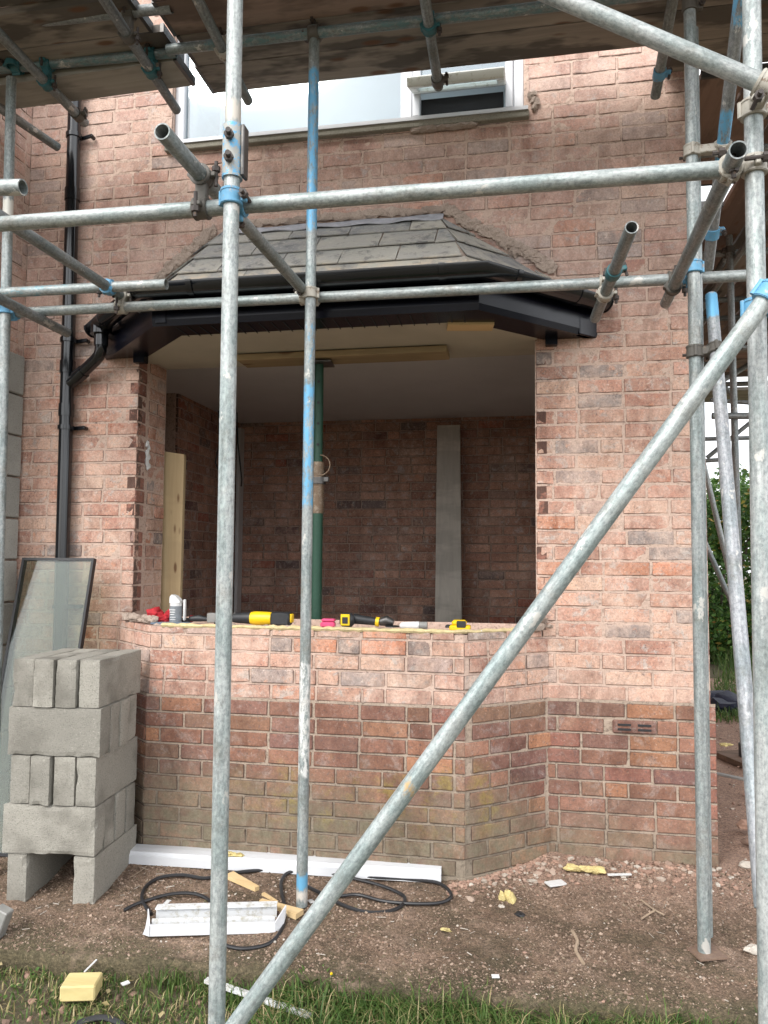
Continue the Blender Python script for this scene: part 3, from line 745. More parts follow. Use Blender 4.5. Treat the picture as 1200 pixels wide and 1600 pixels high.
# rest of the body of the house
bd = MB(); bd.box((XR - .14, 3.17, 2.65), (.28, 5.66, 5.3)); bd.box((-1.0, 6.1, 2.65), (3.74, .2, 5.3)); bd.box((XL + .02, 3.2, 2.65), (.26, 5.7, 5.3)); bd.box((-1.0, 3.05, 5.40), (3.9, 6.3, .16))
hb = part('house_body', bd, MM_PINK, HOUSE)
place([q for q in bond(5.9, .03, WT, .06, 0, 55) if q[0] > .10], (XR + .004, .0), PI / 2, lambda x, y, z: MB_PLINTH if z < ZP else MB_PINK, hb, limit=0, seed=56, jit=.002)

# ------------------------------------------------------------------ the room behind
CEIL = 2.715
room = MB(); room.box((-1.0, 2.78, 1.35), (3.6, .2, 2.9)); rw = part('inner_wall', room, MM_INNER, HOUSE)
LX = -2.57
iw = MB(); iw.box((LX - .09, 2.08, 1.4), (.14, 1.4, 2.9)); iw.box((-2.75, .86, 1.4), (.2, 1.0, 2.9)); part('inner_side_wall', iw, MM_INNER, HOUSE)
jf = MB(); mortar_face(jf, (-2.6, 2.66), 0, 3.3, .1, CEIL + .02, res=.03, back=.0045); mortar_face(jf, (LX, 1.40), PI / 2, 1.3, .1, CEIL + .02, res=.03); part('mortar_face', jf, MM_INNER, rw, recalc=False)
place(bond(3.3, .10, CEIL, .05, 0, 61), (-2.6, 2.655), 0, lambda x, y, z: MB_INNER, rw, limit=0, seed=62)
place(bond(1.25, .10, CEIL, .05, 0, 63), (LX + .002, 1.40), PI / 2, lambda x, y, z: MB_INNER, rw, limit=0, seed=64)
part('ceiling', MB().box((-1.0, 1.52, CEIL + .05), (3.7, 2.5, .1)), M_CEIL, HOUSE)
part('room_floor', MB().box((-1.0, 1.6, .10), (3.8, 3.0, .1)), M_FLOOR, HOUSE)
ln = MB(); ln.box((LX + .035, 2.60, 1.43), (.03, .10, 2.45)); part('door_lining', ln, M_LINING, HOUSE)
cb = MB()
for k, (x0, z0) in enumerate(((-2.45, 2.7), (-2.50, 2.7), (-2.38, 2.7))):
    cb.path([(x0, 1.9 + .1 * k, z0), (x0 + .02, 1.88 + .1 * k, z0 - .25), (x0 - .01 + .04 * k, 1.86 + .1 * k, z0 - .45 - .06 * k), (x0 + .05, 1.9 + .1 * k, z0 - .62)], .006, 6)
part('hanging_wire', cb, M_BLACKM, HOUSE)

# ------------------------------------------------------------------ upper window
win = MB()
yf = .075
def bar(mb, x0, x1, z0, z1, y=yf, d=.06, bev=.006): mb.box(((x0 + x1) / 2, y, (z0 + z1) / 2), (x1 - x0, d, z1 - z0), bev=bev)
bar(win, WN_L, WN_L + .055, WN_B, WN_T); bar(win, WN_R - .055, WN_R, WN_B, WN_T); bar(win, WN_L + .056, WN_R - .056, WN_B, WN_B + .055); bar(win, WN_L + .056, WN_R - .056, WN_T - .055, WN_T)
bar(win, -.665, -.60, WN_B + .056, WN_T - .056)
WIN = part('window', win, M_UPVC, HOUSE)
s1 = MB()
bar(s1, -.598, -.555, WN_B + .056, WN_T - .1, .062, .05); bar(s1, -.10, -.057, WN_B + .056, WN_T - .1, .062, .05); bar(s1, -.554, -.101, 4.02, 4.06, .062, .05)
part('casement', s1, M_UPVC, WIN)
part('pane', MB().box((-1.30, .082, 4.4), (1.27, .012, 1.06)), M_GLASS, WIN)
part('pane', MB().box((-.33, .082, 4.46), (.46, .012, .80)), M_GLASS, WIN)
# the open top-hung vent low in the window, its lower edge swung out over the sill
vt = MB(); vr = Matrix.Rotation(math.radians(-62), 3, 'X')
def vpt(u, v_, w_): return Vector((-.345 + u, .045, 4.03)) + Matrix.Rotation(math.radians(-58), 3, 'X') @ Vector((0, w_, v_)) * 1
rvx = Matrix.Rotation(math.radians(-66), 3, 'X')
def vbox(mb, u, v_, su, sv, t=.05, bev=.006): mb.box(Vector((-.345 + u, .03, 4.02)) + rvx @ Vector((0, 0, v_)), (su, t, sv), rvx, bev)
vbox(vt, 0, -.21, .50, .05); vbox(vt, 0, -.02, .50, .04); vbox(vt, -.228, -.115, .045, .15); vbox(vt, .228, -.115, .045, .15)
VT = part('vent_sash', vt, M_UPVCM, WIN)
pv = MB(); vbox(pv, 0, -.115, .41, .15, .012, 0); part('pane', pv, M_GLASS, WIN)
rm = MB(); rm.box((-.345, .30, 3.95), (.56, .3, .26)); 
part('added_backing', MB().box((-1.0, .85, 4.4), (2.1, .02, 1.5)), M_PALEBACK, WIN)  # pale panel added behind the panes so the glass looks bright
part('gap_shade_panel', MB().box((-.345, .11, 3.935), (.47, .02, .13)), M_DARK, WIN)  # dark panel painting the shade seen under the open vent
sil = MB(); sil.sweep([(0, WN_B - .002), (.045, WN_B - .012), (.045, WN_B + .008), (0, WN_B + .016)], [(WN_L - .03, -.0), (WN_R + .02, 0)])
sil.box((-.99, .05, WN_B + .005), (2.0, .10, .018)); part('sill', sil, M_UPVC, WIN)
st = MB(); st.box((-.99, -.006, WN_B - .026), (2.03, .06, .038), bev=.004); part('stone_sill', st, M_STONE, WIN)
lm = MB(); r2 = random.Random(3)
for k in range(30): lm.lump((-.58 + .30 * r2.random(), -.02, WN_B - .062 + .012 * r2.random()), .012 + .014 * r2.random(), k, 1, .6, (1.8, 1, .6))
for k in range(8): lm.lump((WN_R + .035 + .03 * r2.random(), -.012, WN_B + .0 + .09 * r2.random()), .02, k + 40, 1, .6, (1, .6, 1))
part('mortar_lump', lm, M_FILLET, WIN)['kind'] = 'stuff'

# ------------------------------------------------------------------ bay roof with slates, fascia, gutter
E0, E1, E2, E3 = (-2.31, .0), (-1.765, -.50), (-.215, -.50), (.315, .0)
ZE, ZT = 2.775, 3.285
T1_, T2_ = (-1.66, 0.0), (-.45, 0.0)
rf = MB(); rf.add([(E0[0], 0, ZE), (E1[0], E1[1], ZE), (E2[0], E2[1], ZE), (E3[0], 0, ZE), (T1_[0], 0, ZT), (T2_[0], 0, ZT)], [(0, 1, 4), (1, 2, 5, 4), (2, 3, 5), (0, 3, 2, 1), (0, 4, 5, 3)])
ROOF = part('bay_roof', rf, M_FILLET, HOUSE)
def slates(p0, p1, t0, t1, rows, wd, seed, off=0):
    """quads of slate on the plane p0 p1 (eave) / t0 t1 (top)"""
    r = random.Random(seed); p0, p1, t0, t1 = (Vector(q) for q in (p0, p1, t0, t1)); e = (p1 - p0); Ln = e.length; e.normalize()
    tm = (t0 + t1) / 2; up = tm - p0; up = (up - e * up.dot(e)); Hh = up.length; up.normalize(); nn = e.cross(up).normalized()
    l_top = (t0 - p0).dot(e); r_top = (t1 - p0).dot(e)
    Lf = lambda v: l_top * v / Hh; Rf = lambda v: Ln + (r_top - Ln) * v / Hh
    for k in range(rows):
        v0 = Hh * k / rows - (.02 if k == 0 else 0); v1 = min(Hh, Hh * (k + 1) / rows + .012)
        u = (off + (wd / 2 if k % 2 else 0) + r.uniform(-.03, .03)); u -= wd * math.ceil((u - min(0, Lf(v1)) ) / wd)
        while u < Ln:
            ww = wd * r.uniform(.92, 1.08); g = .0025
            a0, a1 = max(u, Lf(v0)) + g, min(u + ww, Rf(v0)) - g; b0, b1 = max(u + .008 * r.uniform(-1, 1), Lf(v1)) + g, min(u + ww, Rf(v1)) - g
            if a1 - a0 > .02 or b1 - b0 > .03:
                a1 = max(a1, a0 + .003); b1 = max(b1, b0 + .003)
                if b0 > b1 - .002: b0 = b1 = min(max((b0 + b1) / 2, Lf(v1)), Rf(v1)); b1 += .003
                h0 = .014 + r.uniform(0, .004); h1 = .004; th = .006
                q = [(a0, v0 + r.uniform(-.003, .003), h0), (a1, v0 + r.uniform(-.003, .003), h0 + r.uniform(-.002, .002)), (b1, v1, h1), (b0, v1, h1)]
                mb = MB(); bot = [p0 + e * x + up * y + nn * (z - th) for x, y, z in q]; mb.prism(bot, nn * th)
                part('slate', mb, M_SLATE, ROOF)
            u += ww
slates((*E1, ZE), (*E2, ZE), (*T1_, ZT), (*T2_, ZT), 4, .31, 1, .08)
slates((*E2, ZE), (*E3, ZE), (*T2_, ZT), (T2_[0] + .004, 0, ZT), 4, .31, 2, .1)
slates((*E0, ZE), (*E1, ZE), (T1_[0] - .004, 0, ZT), (*T1_, ZT), 4, .31, 3, .05)
fl = MB(); pts = []; r2 = random.Random(4)
nseg = 24; a_ = []; b_ = []
for k in range(nseg + 1):
    x = -1.64 + 1.22 * k / nseg; a_.append((x, -.062 + .004 * r2.uniform(-1, 1), ZT - .040 + .006 * math.sin(k * 1.3))); b_.append((x, -.008, ZT + .008 + .003 * math.sin(k * .9)))
for k in range(nseg): fl.prism([a_[k], a_[k + 1], b_[k + 1], b_[k]], (0, -.002, .004))
part('lead_flashing', fl, M_LEAD, ROOF)
fi = MB(); r2 = random.Random(8)
for k in range(60):
    t = k / 59
    fi.lump((T2_[0] + (.09 - T2_[0]) * t + .04 + .01 * r2.random(), -.012, ZT - (ZT - 2.93) * t * .98 + .045 * r2.random() + .01), .012 + .015 * r2.random(), k, 2, .9, (1.2, .5, 1))
    fi.lump((T1_[0] + (-2.0 - T1_[0]) * t - .04 - .01 * r2.random(), -.010, ZT - (ZT - 3.0) * t + .045 * r2.random() + .005), .012 + .015 * r2.random(), k + 70, 2, .9, (1.1, .5, 1))
for k in range(40): fi.lump((-1.62 + 1.2 * k / 39, -.010, ZT + .030 + .02 * r2.random()), .02 + .014 * r2.random(), k + 200, 1, .7, (1.5, .5, .8))
o = part('cement_fillet', fi, M_FILLET, ROOF)
EP = [(-2.35, .0), (-1.785, -.535), (-.205, -.535), (.345, .0)]
fa = MB(); fa.sweep([(-.028, 2.595), (-.003, 2.595), (.004, 2.625), (.004, 2.70), (-.006, 2.775), (-.028, 2.775)], EP); part('fascia', fa, M_BLACKF, HOUSE)
so = MB(); so.sweep([(-.175, 2.598), (-.0285, 2.598), (-.0285, 2.612), (-.175, 2.612)], EP)
part('soffit', so, M_BLACKF, HOUSE)
for k in range(24):
    x = -1.68 + 1.4 * k / 23; part('soffit_groove', MB().box((x, -.43, 2.5965), (.004, .17, .003)), M_DARK, HOUSE)
g0 = MB(); gp = []
for k in range(11): a = PI + PI * k / 10; gp.append((.062 + .056 * math.cos(a), 2.772 + .056 * math.sin(a) * 1.05))
for k in range(10, -1, -1): a = PI + PI * k / 10; gp.append((.062 + .052 * math.cos(a), 2.772 + .052 * math.sin(a) * 1.05))
g0.sweep(gp, EP); GUT = part('gutter', g0, M_BLACKP, HOUSE, smooth=True)
def gutter_clip(x, y, ang):
    mb = MB(); d = V(math.cos(ang), math.sin(ang), 0); n_ = V(math.sin(ang), -math.cos(ang), 0)
    mb.band(V(x, y, 2.772) + n_ * .062, d, .0565, .062, .028, 12, PI / 2, PI * 1.5, ref=(0, 0, 1)); return mb
a23 = math.atan2(.535, .55)
for (x, y, a) in ((-.36, -.535, 0), (-1.55, -.535, 0), (-.95, -.535, 0), (-.10, -.433, a23), (.20, -.14, a23), (-2.18, -.155, -a23)):
    part('gutter_clip', gutter_clip(x, y, a), M_BLACKP, GUT, smooth=True)
for (x, y, a) in ((.345, .0, a23), (-2.35, .0, a23 * -1)):
    n_ = V(math.sin(a), -math.cos(a), 0); d = V(math.cos(a), math.sin(a), 0); c = V(x, y, 2.772) + n_ * .062
    mb = MB(); poly = [c + (n_ * math.cos(t) + V(0, 0, 1) * math.sin(t) * 1.05) * .060 for t in [PI + PI * k / 10 for k in range(11)]]
    mb.prism(poly, d * (.006 if x > 0 else -.006)); part('gutter_end', mb, M_BLACKP, GUT)
# light-coloured cover plate where the fascia was cut
part('fascia_joint', MB().box((-1.74, -.5415, 2.645), (.055, .006, .075), bev=.002), M_BLACKF, HOUSE)
# end boxes where the fascia meets the wall
part('fascia_end', MB().box((.30, -.02, 2.64), (.14, .05, .09), Matrix.Rotation(a23, 3, 'Z'), .004), M_BLACKF, HOUSE); part('fascia_end', MB().box((.13, -.02, 2.585), (.06, .05, .05), bev=.004), M_BLACKF, HOUSE); part('fascia_end', MB().box((-2.12, -.02, 2.585), (.07, .05, .05), bev=.004), M_BLACKF, HOUSE)
# plasterboard soffit, pieces of ply and the packing timber under it
pb = MB(); pb.prism([(-2.15, .16, 2.601), (-2.15, -.02, 2.601), (-1.72, -.37, 2.601), (-.27, -.37, 2.601), (.06, -.02, 2.601), (.06, .16, 2.601)], (0, 0, .014)); part('bay_ceiling', pb, M_SOFFITB, HOUSE)
part('lintel_box', MB().box((-1.04, .20, 2.67), (2.19, .28, .11)), M_SOFFITB, HOUSE)
part('ply_piece', MB().box((-.26, -.30, 2.592), (.22, .10, .012), .15), M_PINE, HOUSE)

# ------------------------------------------------------------------ downpipe
dpx = lambda z: -2.528 - .0075 * z
dp = MB(); dp.cyl((dpx(.05), -.055, .05), (dpx(5.2), -.055, 5.2), .0375, 20)
DP = part('downpipe', dp, M_BLACKP, HOUSE, smooth=True)
for z in (2.545, 2.30, 3.55):
    part('pipe_collar', MB().cyl((dpx(z), -.055, z - .035), (dpx(z), -.055, z + .035), .0425, 20), M_BLACKP, DP, smooth=True)
for z in (2.70, 2.20, 1.2, 3.9):
    mb = MB(); mb.cyl((dpx(z), -.055, z - .012), (dpx(z), -.055, z + .012), .045, 20); mb.box((dpx(z) + .06, -.03, z), (.10, .012, .022), -.25, .003); mb.cyl((dpx(z) + .10, -.035, z), (dpx(z) + .10, -.012, z), .012, 8)
    part('pipe_bracket', mb, M_BLACKP, DP, smooth=True)
br = MB(); br.path([(-2.30, -.13, 2.74), (-2.30, -.13, 2.645), (-2.302, -.128, 2.61), (-2.315, -.12, 2.585), (-2.345, -.105, 2.565), (-2.49, -.062, 2.475), (-2.545, -.055, 2.44)], .0325, 16)
part('branch_pipe', br, M_BLACKP, DP, smooth=True)
for a_, b_, r_ in (((-2.30, -.13, 2.635), (-2.30, -.13, 2.70), .038), ((-2.30, -.13, 2.70), (-2.30, -.13, 2.74), .058), ((-2.43, -.078, 2.512), (-2.485, -.064, 2.479), .038)): part('pipe_socket', MB().cyl(a_, b_, r_, 16), M_BLACKP, DP, smooth=True)

# ------------------------------------------------------------------ scaffold
SCAF = thing('scaffold', 'galvanised tube and coupler scaffold standing round the house corner', 'scaffold', (-.87, -1.8, -.12))
TB = {}; RT = .02415
def tube(key, p0, p1, mat=None, name='tube', label=None, open_=True, r=RT):
    p0, p1 = Vector(p0), Vector(p1); d = p1 - p0; Ln = d.length; q = d.to_track_quat('Z', 'Y')
    n = 24; mb = MB(); nl = max(1, int(Ln / .5)); ri = r - .004
    for k in range(nl + 1):
        for i in range(n):
            a = 2 * PI * i / n; mb.v.append((r * math.cos(a), r * math.sin(a), Ln * k / nl))
    for k in range(nl):
        for i in range(n): j = (i + 1) % n; mb.f.append((k * n + i, k * n + j, (k + 1) * n + j, (k + 1) * n + i))
    e = nl * n
    for (row, z, sgn) in ((0, 0, 1), (e, Ln, -1)):
        b = len(mb.v)
        for zz in (z, z + sgn * .25 * min(1, Ln)):
            for i in range(n): a = 2 * PI * i / n; mb.v.append((ri * math.cos(a), ri * math.sin(a), zz))
        for i in range(n):
            j = (i + 1) % n
            f1 = (row + i, b + i, b + j, row + j); f2 = (b + i, b + n + i, b + n + j, b + j)
            mb.f += [f1, f2] if sgn > 0 else [f1[::-1], f2[::-1]]
        c = tuple(b + n + i for i in range(n)); mb.f.append(c if sgn < 0 else c[::-1])
    me = bpy.data.meshes.new(name); me.from_pydata(mb.v, [], mb.f); fixn_(me); me.materials.append(mat or M_TUBE)
    o = bpy.data.objects.new(name, me); COL.objects.link(o); o.parent = SCAF; o.location = p0 - SCAF.location
    o.rotation_mode = 'QUATERNION'; o.rotation_quaternion = q
    if label: o['label'] = label
    if key: TB[key] = (p0, d.normalized(), Ln)
    return o
def fixn_(me): smooth_me(me, 45)
def closest(a, b):
    p, d, _ = TB[a]; q, e, _ = TB[b]; w0 = p - q; B_ = d.dot(e); den = 1 - B_ * B_
    if den < 1e-4: return p, q
    D_ = d.dot(w0); E_ = e.dot(w0); s = (B_ * E_ - D_) / den; t = (E_ - B_ * D_) / den
    return p + d * s, q + e * t
def couple(a, b, mat=None, mat2=None, bolts=True, swap=1):
    mat = mat or M_CGREY; pa, pb_ = closest(a, b); da, db = TB[a][1], TB[b][1]
    n = (pb_ - pa); n = n.normalized() if n.length > 1e-4 else da.cross(db).normalized()
    mb = MB(); mb.band(pa, da, .0246, .0325, .048, 20); mb.band(pb_, db, .0246, .0325, .048, 20)
    for c_, ax_ in ((pa, da), (pb_, db)):
        sd2 = ax_.cross(n).normalized() * -swap
        for q_ in (-.019, .019): mb.band(c_ + ax_ * q_, ax_, .0246, .0345, .006, 20)
        mb.cyl(c_ + sd2 * .034 - ax_ * .022, c_ + sd2 * .034 + ax_ * .022, .0075, 8)
    mid = (pa + pb_) / 2; mb.box(mid, (.036, .036, max(.014, (pb_ - pa).length - .044)), n.to_track_quat('Z', 'Y').to_matrix(), .004)
    sides = []
    for (c, ax, oth, s) in ((pa, da, db, swap), (pb_, db, da, swap)):
        side = ax.cross(n).normalized() * s; fl_ = c + side * .040 - n * (0.004 if c is pa else -0.004)
        mb.box(c + side * .036, (.026, .032, .016), Matrix((side, ax, side.cross(ax))).transposed(), .003)
        sides.append((c, ax, side))
    c0 = part('coupler', mb, mat, SCAF, smooth=True, org=pa)
    if mat2: part('coupler_band', MB().band(pb_, db, .0302, .0325, .036, 20), mat2, c0, smooth=True)
    if bolts:
        for (c, ax, side), sg_ in zip(sides, (-1, 1)):
            k = c + side * .046; dirn = n * sg_ * 1.0
            part('bolt', MB().cyl(k - dirn * .034, k + dirn * .044, .0065, 8).cyl(k + dirn * .012, k + dirn * .028, .0135, 6), M_BOLT, c0, smooth=True)
    return c0
# standards
zmid = lambda z: z + .02
tube('midS', (-.957, -.65, -.02), (-.955, -.65, 3.93), mk_tube('mid_standard_steel', bands=[(2.98, 3.74, BLUE, .47), (2.22, 2.55, BLUE, .56), (1.72, 2.26, BLUE, .48), (.55, 1.04, (.68, .68, .66), .49), (.07, .14, BLUE, .30), (.025, .068, (.55, .52, .48), .4)]), 'standard', 'slim upright tube with blue and white paint patches')
tube('LM', (-.866, -1.80, -.25), (-.880, -1.80, 4.6), mk_tube('left_standard_steel', bands=[(3.05, 3.10, (.50, .46, .40), .2)], base=(.47, .50, .49)), 'standard', 'thick light grey upright tube in front of the bay')
tube('RP', (.664, -.72, -.02), (.678, -.72, 4.2), M_TUBE, 'standard', 'upright tube on a rusty base plate')
tube('RP2', (.684, -.674, .02), (.697, -.674, 3.7), M_TUBE, 'standard', 'second upright tube lapped against the one on the base plate', r=.0225)
tube('FR', (.600, -1.75, -.3), (.634, -1.75, 4.6), mk_tube('front_right_steel', base=(.50, .52, .51), dirt=.2), 'standard', 'thick pale upright tube with cream couplers')
tube('L', (-2.458, -.65, -.03), (-2.522, -.65, 3.86), mk_tube('far_left_steel', bands=[(3.17, 3.26, (.62, .60, .54), .35)]), 'standard', 'upright tube next to the black downpipe')
# first lift
tube('UL', (-2.244,-1.745,2.566), (0.558,-1.745,2.551), mk_tube('outer_ledger_steel', base=(.44, .47, .46)), 'ledger', 'long outer ledger crossing in front of the upper wall')
tube('LL', (-3.163,-0.595,2.685), (0.930,-0.595,2.660), M_TUBE, 'ledger', 'long inner ledger running along the bay gutter')
tube('A', (-3.051,-0.720,2.743), (-1.624,-0.720,2.729), mk_tube('short_ledger_steel', bands=[(.1, .95, (.13, .30, .36), .56)]), 'ledger', 'short ledger with an open end over the bay gutter')
tube('T1', (-0.994,-2.020,2.654), (-0.995,-0.560,2.695), mk_tube('transom_a', base=(.36, .38, .37)), 'transom', 'transom with its open end pointing out at the upper left')
tube('T4', (-1.904,-1.855,2.720), (-1.919,-0.324,2.735), M_TUBE2, 'transom', 'transom sloping down behind the short ledger')
tube('T5', (-2.337,-1.032,2.635), (-2.339,-0.386,2.635), M_TUBE2, 'transom')
tube('T2', (0.551,-1.860,2.544), (0.632,-0.320,2.650), M_TUBE2, 'transom', 'transom with an open end beside the thick pale standard')
tube('T3', (0.375,-1.160,2.657), (0.319,-0.330,2.594), M_TUBE2, 'transom', 'short transom with an open end over the bay gutter')
tube('stub', (-1.841,-1.920,2.611), (-1.494,-1.920,2.584), M_TUBE, 'ledger', 'end of a tube poking in at the left edge')
# upper lift
tube('UI', (-3.455,-0.610,3.970), (-1.661,-0.610,3.921), M_TUBEG, 'ledger', 'dark teal ledger under the boards')
tube('UI2', (-1.680,-0.660,3.902), (0.799,-0.660,3.883), M_TUBEG, 'ledger', 'dark ledger carrying the boards over the window')
tube('UO', (-2.639,-0.860,3.981), (-1.564,-0.860,3.950), M_TUBE2, 'ledger')
for k, (a, b) in enumerate((((-1.718,-1.668,3.845), (-1.814,-0.279,3.845)), ((-2.339,-1.397,3.845), (-2.363,-0.253,3.845)), ((-2.814,-1.042,3.830), (-2.644,-0.078,3.830)), ((-1.342,-1.506,3.860), (-1.419,-0.267,3.860)), ((-0.405,-1.341,3.860), (-0.426,-0.217,3.860)))):
    tube('U%d' % k, a, b, mk_tube('board_transom_%d' % k, base=(.24, .26, .27)) if k < 1 else M_TUBE2, 'transom')
tube('U5', (0.635,-0.750,3.946), (0.642,-0.080,3.783), M_TUBE2, 'transom')
# braces
tube('BR', (-0.911,-1.860,0.022), (0.608,-1.860,2.141), mk_tube('brace_steel', base=(.45, .49, .48), bands=[(1.02, 1.05, (.45, .30, .14), .5)]), 'brace', 'long diagonal brace crossing the whole picture')
tube('UB', (-0.212,-1.860,3.201), (0.608,-1.860,2.719), mk_tube('upper_brace_steel', base=(.46, .48, .47), bands=[(1.02, 1.05, BLUE, .5)]), 'brace', 'diagonal brace coming down from the top edge')
tube('LN', (0.639,-1.600,0.513), (0.765,-0.600,2.581), mk_tube('leaning_steel', bands=[(2.17, 2.30, BLUE, .30), (2.48, 2.66, (.60, .58, .52), .30)], base=(.42, .43, .45)), 'brace', 'leaning tube with a blue and a cream painted ring')
tube('LN2', (0.822,-0.300,2.808), (0.756,-1.200,3.519), mk_tube('blue_raker', bands=[(.45, .70, BLUE, .45), (1.0, 1.35, BLUE, .5)], base=(.30, .31, .31)), 'brace', 'raking tube with blue paint behind the pale standard')
# side scaffold down the right flank of the house
tube('S1', (1.53, 2.05, 0.05), (1.50, 2.02, 4.0), M_TUBE2, 'standard', 'upright tube on a black sleeve and brown plank')
tube('S3', (2.35, 5.4, .05), (2.35, 5.4, 4.0), M_TUBE2, 'standard')
tube('S4', (1.53, 5.6, .05), (1.50, 5.6, 4.0), M_TUBE2, 'standard')
tube('H1', (.9, .56, 3.80), (3.3, .56, 3.80), M_TUBE2, 'ledger'); tube('H2', (.9, 2.08, 3.80), (3.3, 2.08, 3.80), M_TUBE2, 'ledger')
tube('H3', (.9, 3.7, 3.80), (3.6, 3.7, 3.80), M_TUBE2, 'ledger'); tube('H4', (1.2, 5.45, 3.80), (3.9, 5.45, 3.80), M_TUBE2, 'ledger')
tube('K1', (1.75, 2.70, 3.24), (3.9, 2.72, 3.24), M_TUBE2, 'ledger'); tube('K2', (1.75, 4.05, 3.24), (3.9, 4.07, 3.24), M_TUBE2, 'ledger'); tube('K3', (1.45, 2.9, 2.9), (2.9, 4.4, 3.9), M_TUBE2, 'brace'); tube('K4', (1.35, 2.0, 2.55), (3.2, 2.0, 2.50), M_TUBE2, 'ledger')
tube('V1', (1.56, -.7, 3.75), (1.56, 6.2, 3.75), M_TUBE2, 'ledger'); tube('V2', (2.38, -.7, 3.75), (2.38, 6.2, 3.75), M_TUBE2, 'ledger')
tube('D1', (1.465,3.000,2.486), (1.765,3.000,1.042), M_TUBE, 'brace', r=.0225); tube('D2', (1.622,4.000,1.908), (2.040,4.000,0.860), M_TUBE2, 'brace')
tube('G1', (2.051,5.500,2.922), (2.596,5.500,2.925), M_TUBE2, 'ledger'); tube('G2', (2.046,5.500,2.666), (2.257,5.500,2.678), M_TUBE2, 'ledger')
tube('G3', (2.038,5.300,2.677), (2.594,5.300,3.142), M_TUBE2, 'brace'); tube('G4', (2.085,5.300,3.341), (2.564,5.300,3.290), M_TUBE2, 'ledger'); tube('G5', (2.089,5.000,3.530), (2.284,5.000,3.272), M_TUBE2, 'brace')
tube('G6', (1.574,3.200,3.813), (2.002,3.200,3.812), M_TUBE2, 'ledger'); tube('G7', (1.474,2.300,3.741), (1.756,2.300,4.207), M_TUBE2, 'brace')
# couplers
couple('LM', 'UL', M_CBLUE, swap=-1); couple('UL', 'T1', M_CDARK); couple('midS', 'LL', M_CGREY); couple('LL', 'T1', M_CGREY, swap=-1)
couple('A', 'T4', M_CBLUE); couple('LL', 'T4', M_CGREY); couple('L', 'LL', M_CBLUE); couple('T3', 'LL', M_CGREY, M_CBLUE); couple('T2', 'LL', M_CDARK)
couple('RP', 'LL', M_CBLUE); couple('FR', 'T2', M_CGREY); couple('UL', 'T2', M_CGREY, M_CBLUE); couple('FR', 'UB', M_CGREY); couple('FR', 'BR', M_CBLUE)
couple('L', 'UI', M_CTEAL); couple('U0', 'UI', M_CTEAL); couple('U1', 'UI', M_CTEAL); couple('U3', 'UI2', M_CGREY); couple('midS', 'UI2', M_CDARK, swap=-1); couple('U4', 'UI2', M_CTEAL)
couple('RP', 'UI2', M_CDARK); couple('U0', 'UO', M_CDARK); couple('RP', 'LN', M_CDARK); couple('RP', 'LN2', M_CGREY); couple('S1', 'H2', M_CDARK)
def lone(key, px_pt, mat, mat2=None):
    """a coupler clamped on one tube at the point nearest px_pt"""
    p, d, Ln = TB[key]; s = (Vector(px_pt) - p).dot(d); c = p + d * s
    side = d.cross(V(0, -1, .3)).normalized(); f = side.cross(d).normalized()
    mb = MB().band(c, d, .0246, .031, .045, 20); mb.box(c + side * .038, (.028, .034, .02), Matrix((side, d, side.cross(d))).transposed(), .003)
    c0 = part('coupler', mb, mat, SCAF, smooth=True, org=c)
    bb = MB().cyl(c + side * .046 - f * .03, c + side * .046 + f * .035, .0065, 8); bb.cyl(c + side * .046 + f * .01, c + side * .046 + f * .024, .0125, 6)
    part('bolt', bb, M_BOLT, c0, smooth=True)
lone('U4', (-0.427,-0.269,3.860), M_CDARK); lone('U5', (0.645,-0.200,3.863), M_CBLUE); lone('U1', (-2.376,-0.328,3.845), M_CDARK)
lone('RP', (0.685,-0.720,3.768), M_CDARK); lone('LN2', (0.835,-0.400,2.967), M_CBLUE); lone('T3', (0.359,-0.800,2.658), M_CTEAL)
# joint sleeve on the left standard, with two bolts and a dark plate
mb = MB().band((-.8735, -1.80, 2.70), (0, 0, 1), .0246, .0315, .165, 24); SLV = part('joint_sleeve', mb, mk_paint('sleeve_steel', (.40, .40, .37), .5, BLUE), SCAF, smooth=True, org=(-.8735, -1.80, 2.70))
for z in (2.665, 2.735): part('bolt', MB().cyl((-.872, -1.832, z), (-.862, -1.868, z), .008, 8).cyl((-.871, -1.836, z), (-.867, -1.850, z), .015, 6), M_BOLT, SLV, smooth=True)
part('sleeve_plate', MB().box((-.838, -1.795, 2.70), (.012, .04, .16), bev=.003), M_STEELD, SLV)
# base plates
for (x, y) in ((.664, -.72), (-.957, -.65)):
    z = gh(x, y)
    if x > 0:
        part('base_plate', MB().box((x + .005, y, z + .004), (.115, .115, .006), .35).cyl((x, y, z + .009), (x, y, z + .05), .019, 12), mk_paint('rusty_plate', (.20, .13, .095), .5, (.26, .18, .13)), SCAF)
mb = MB().box((1.53, 2.05, .10), (.06, .06, .16), bev=.004); part('base_sleeve', mb, M_BLACKM, SCAF)

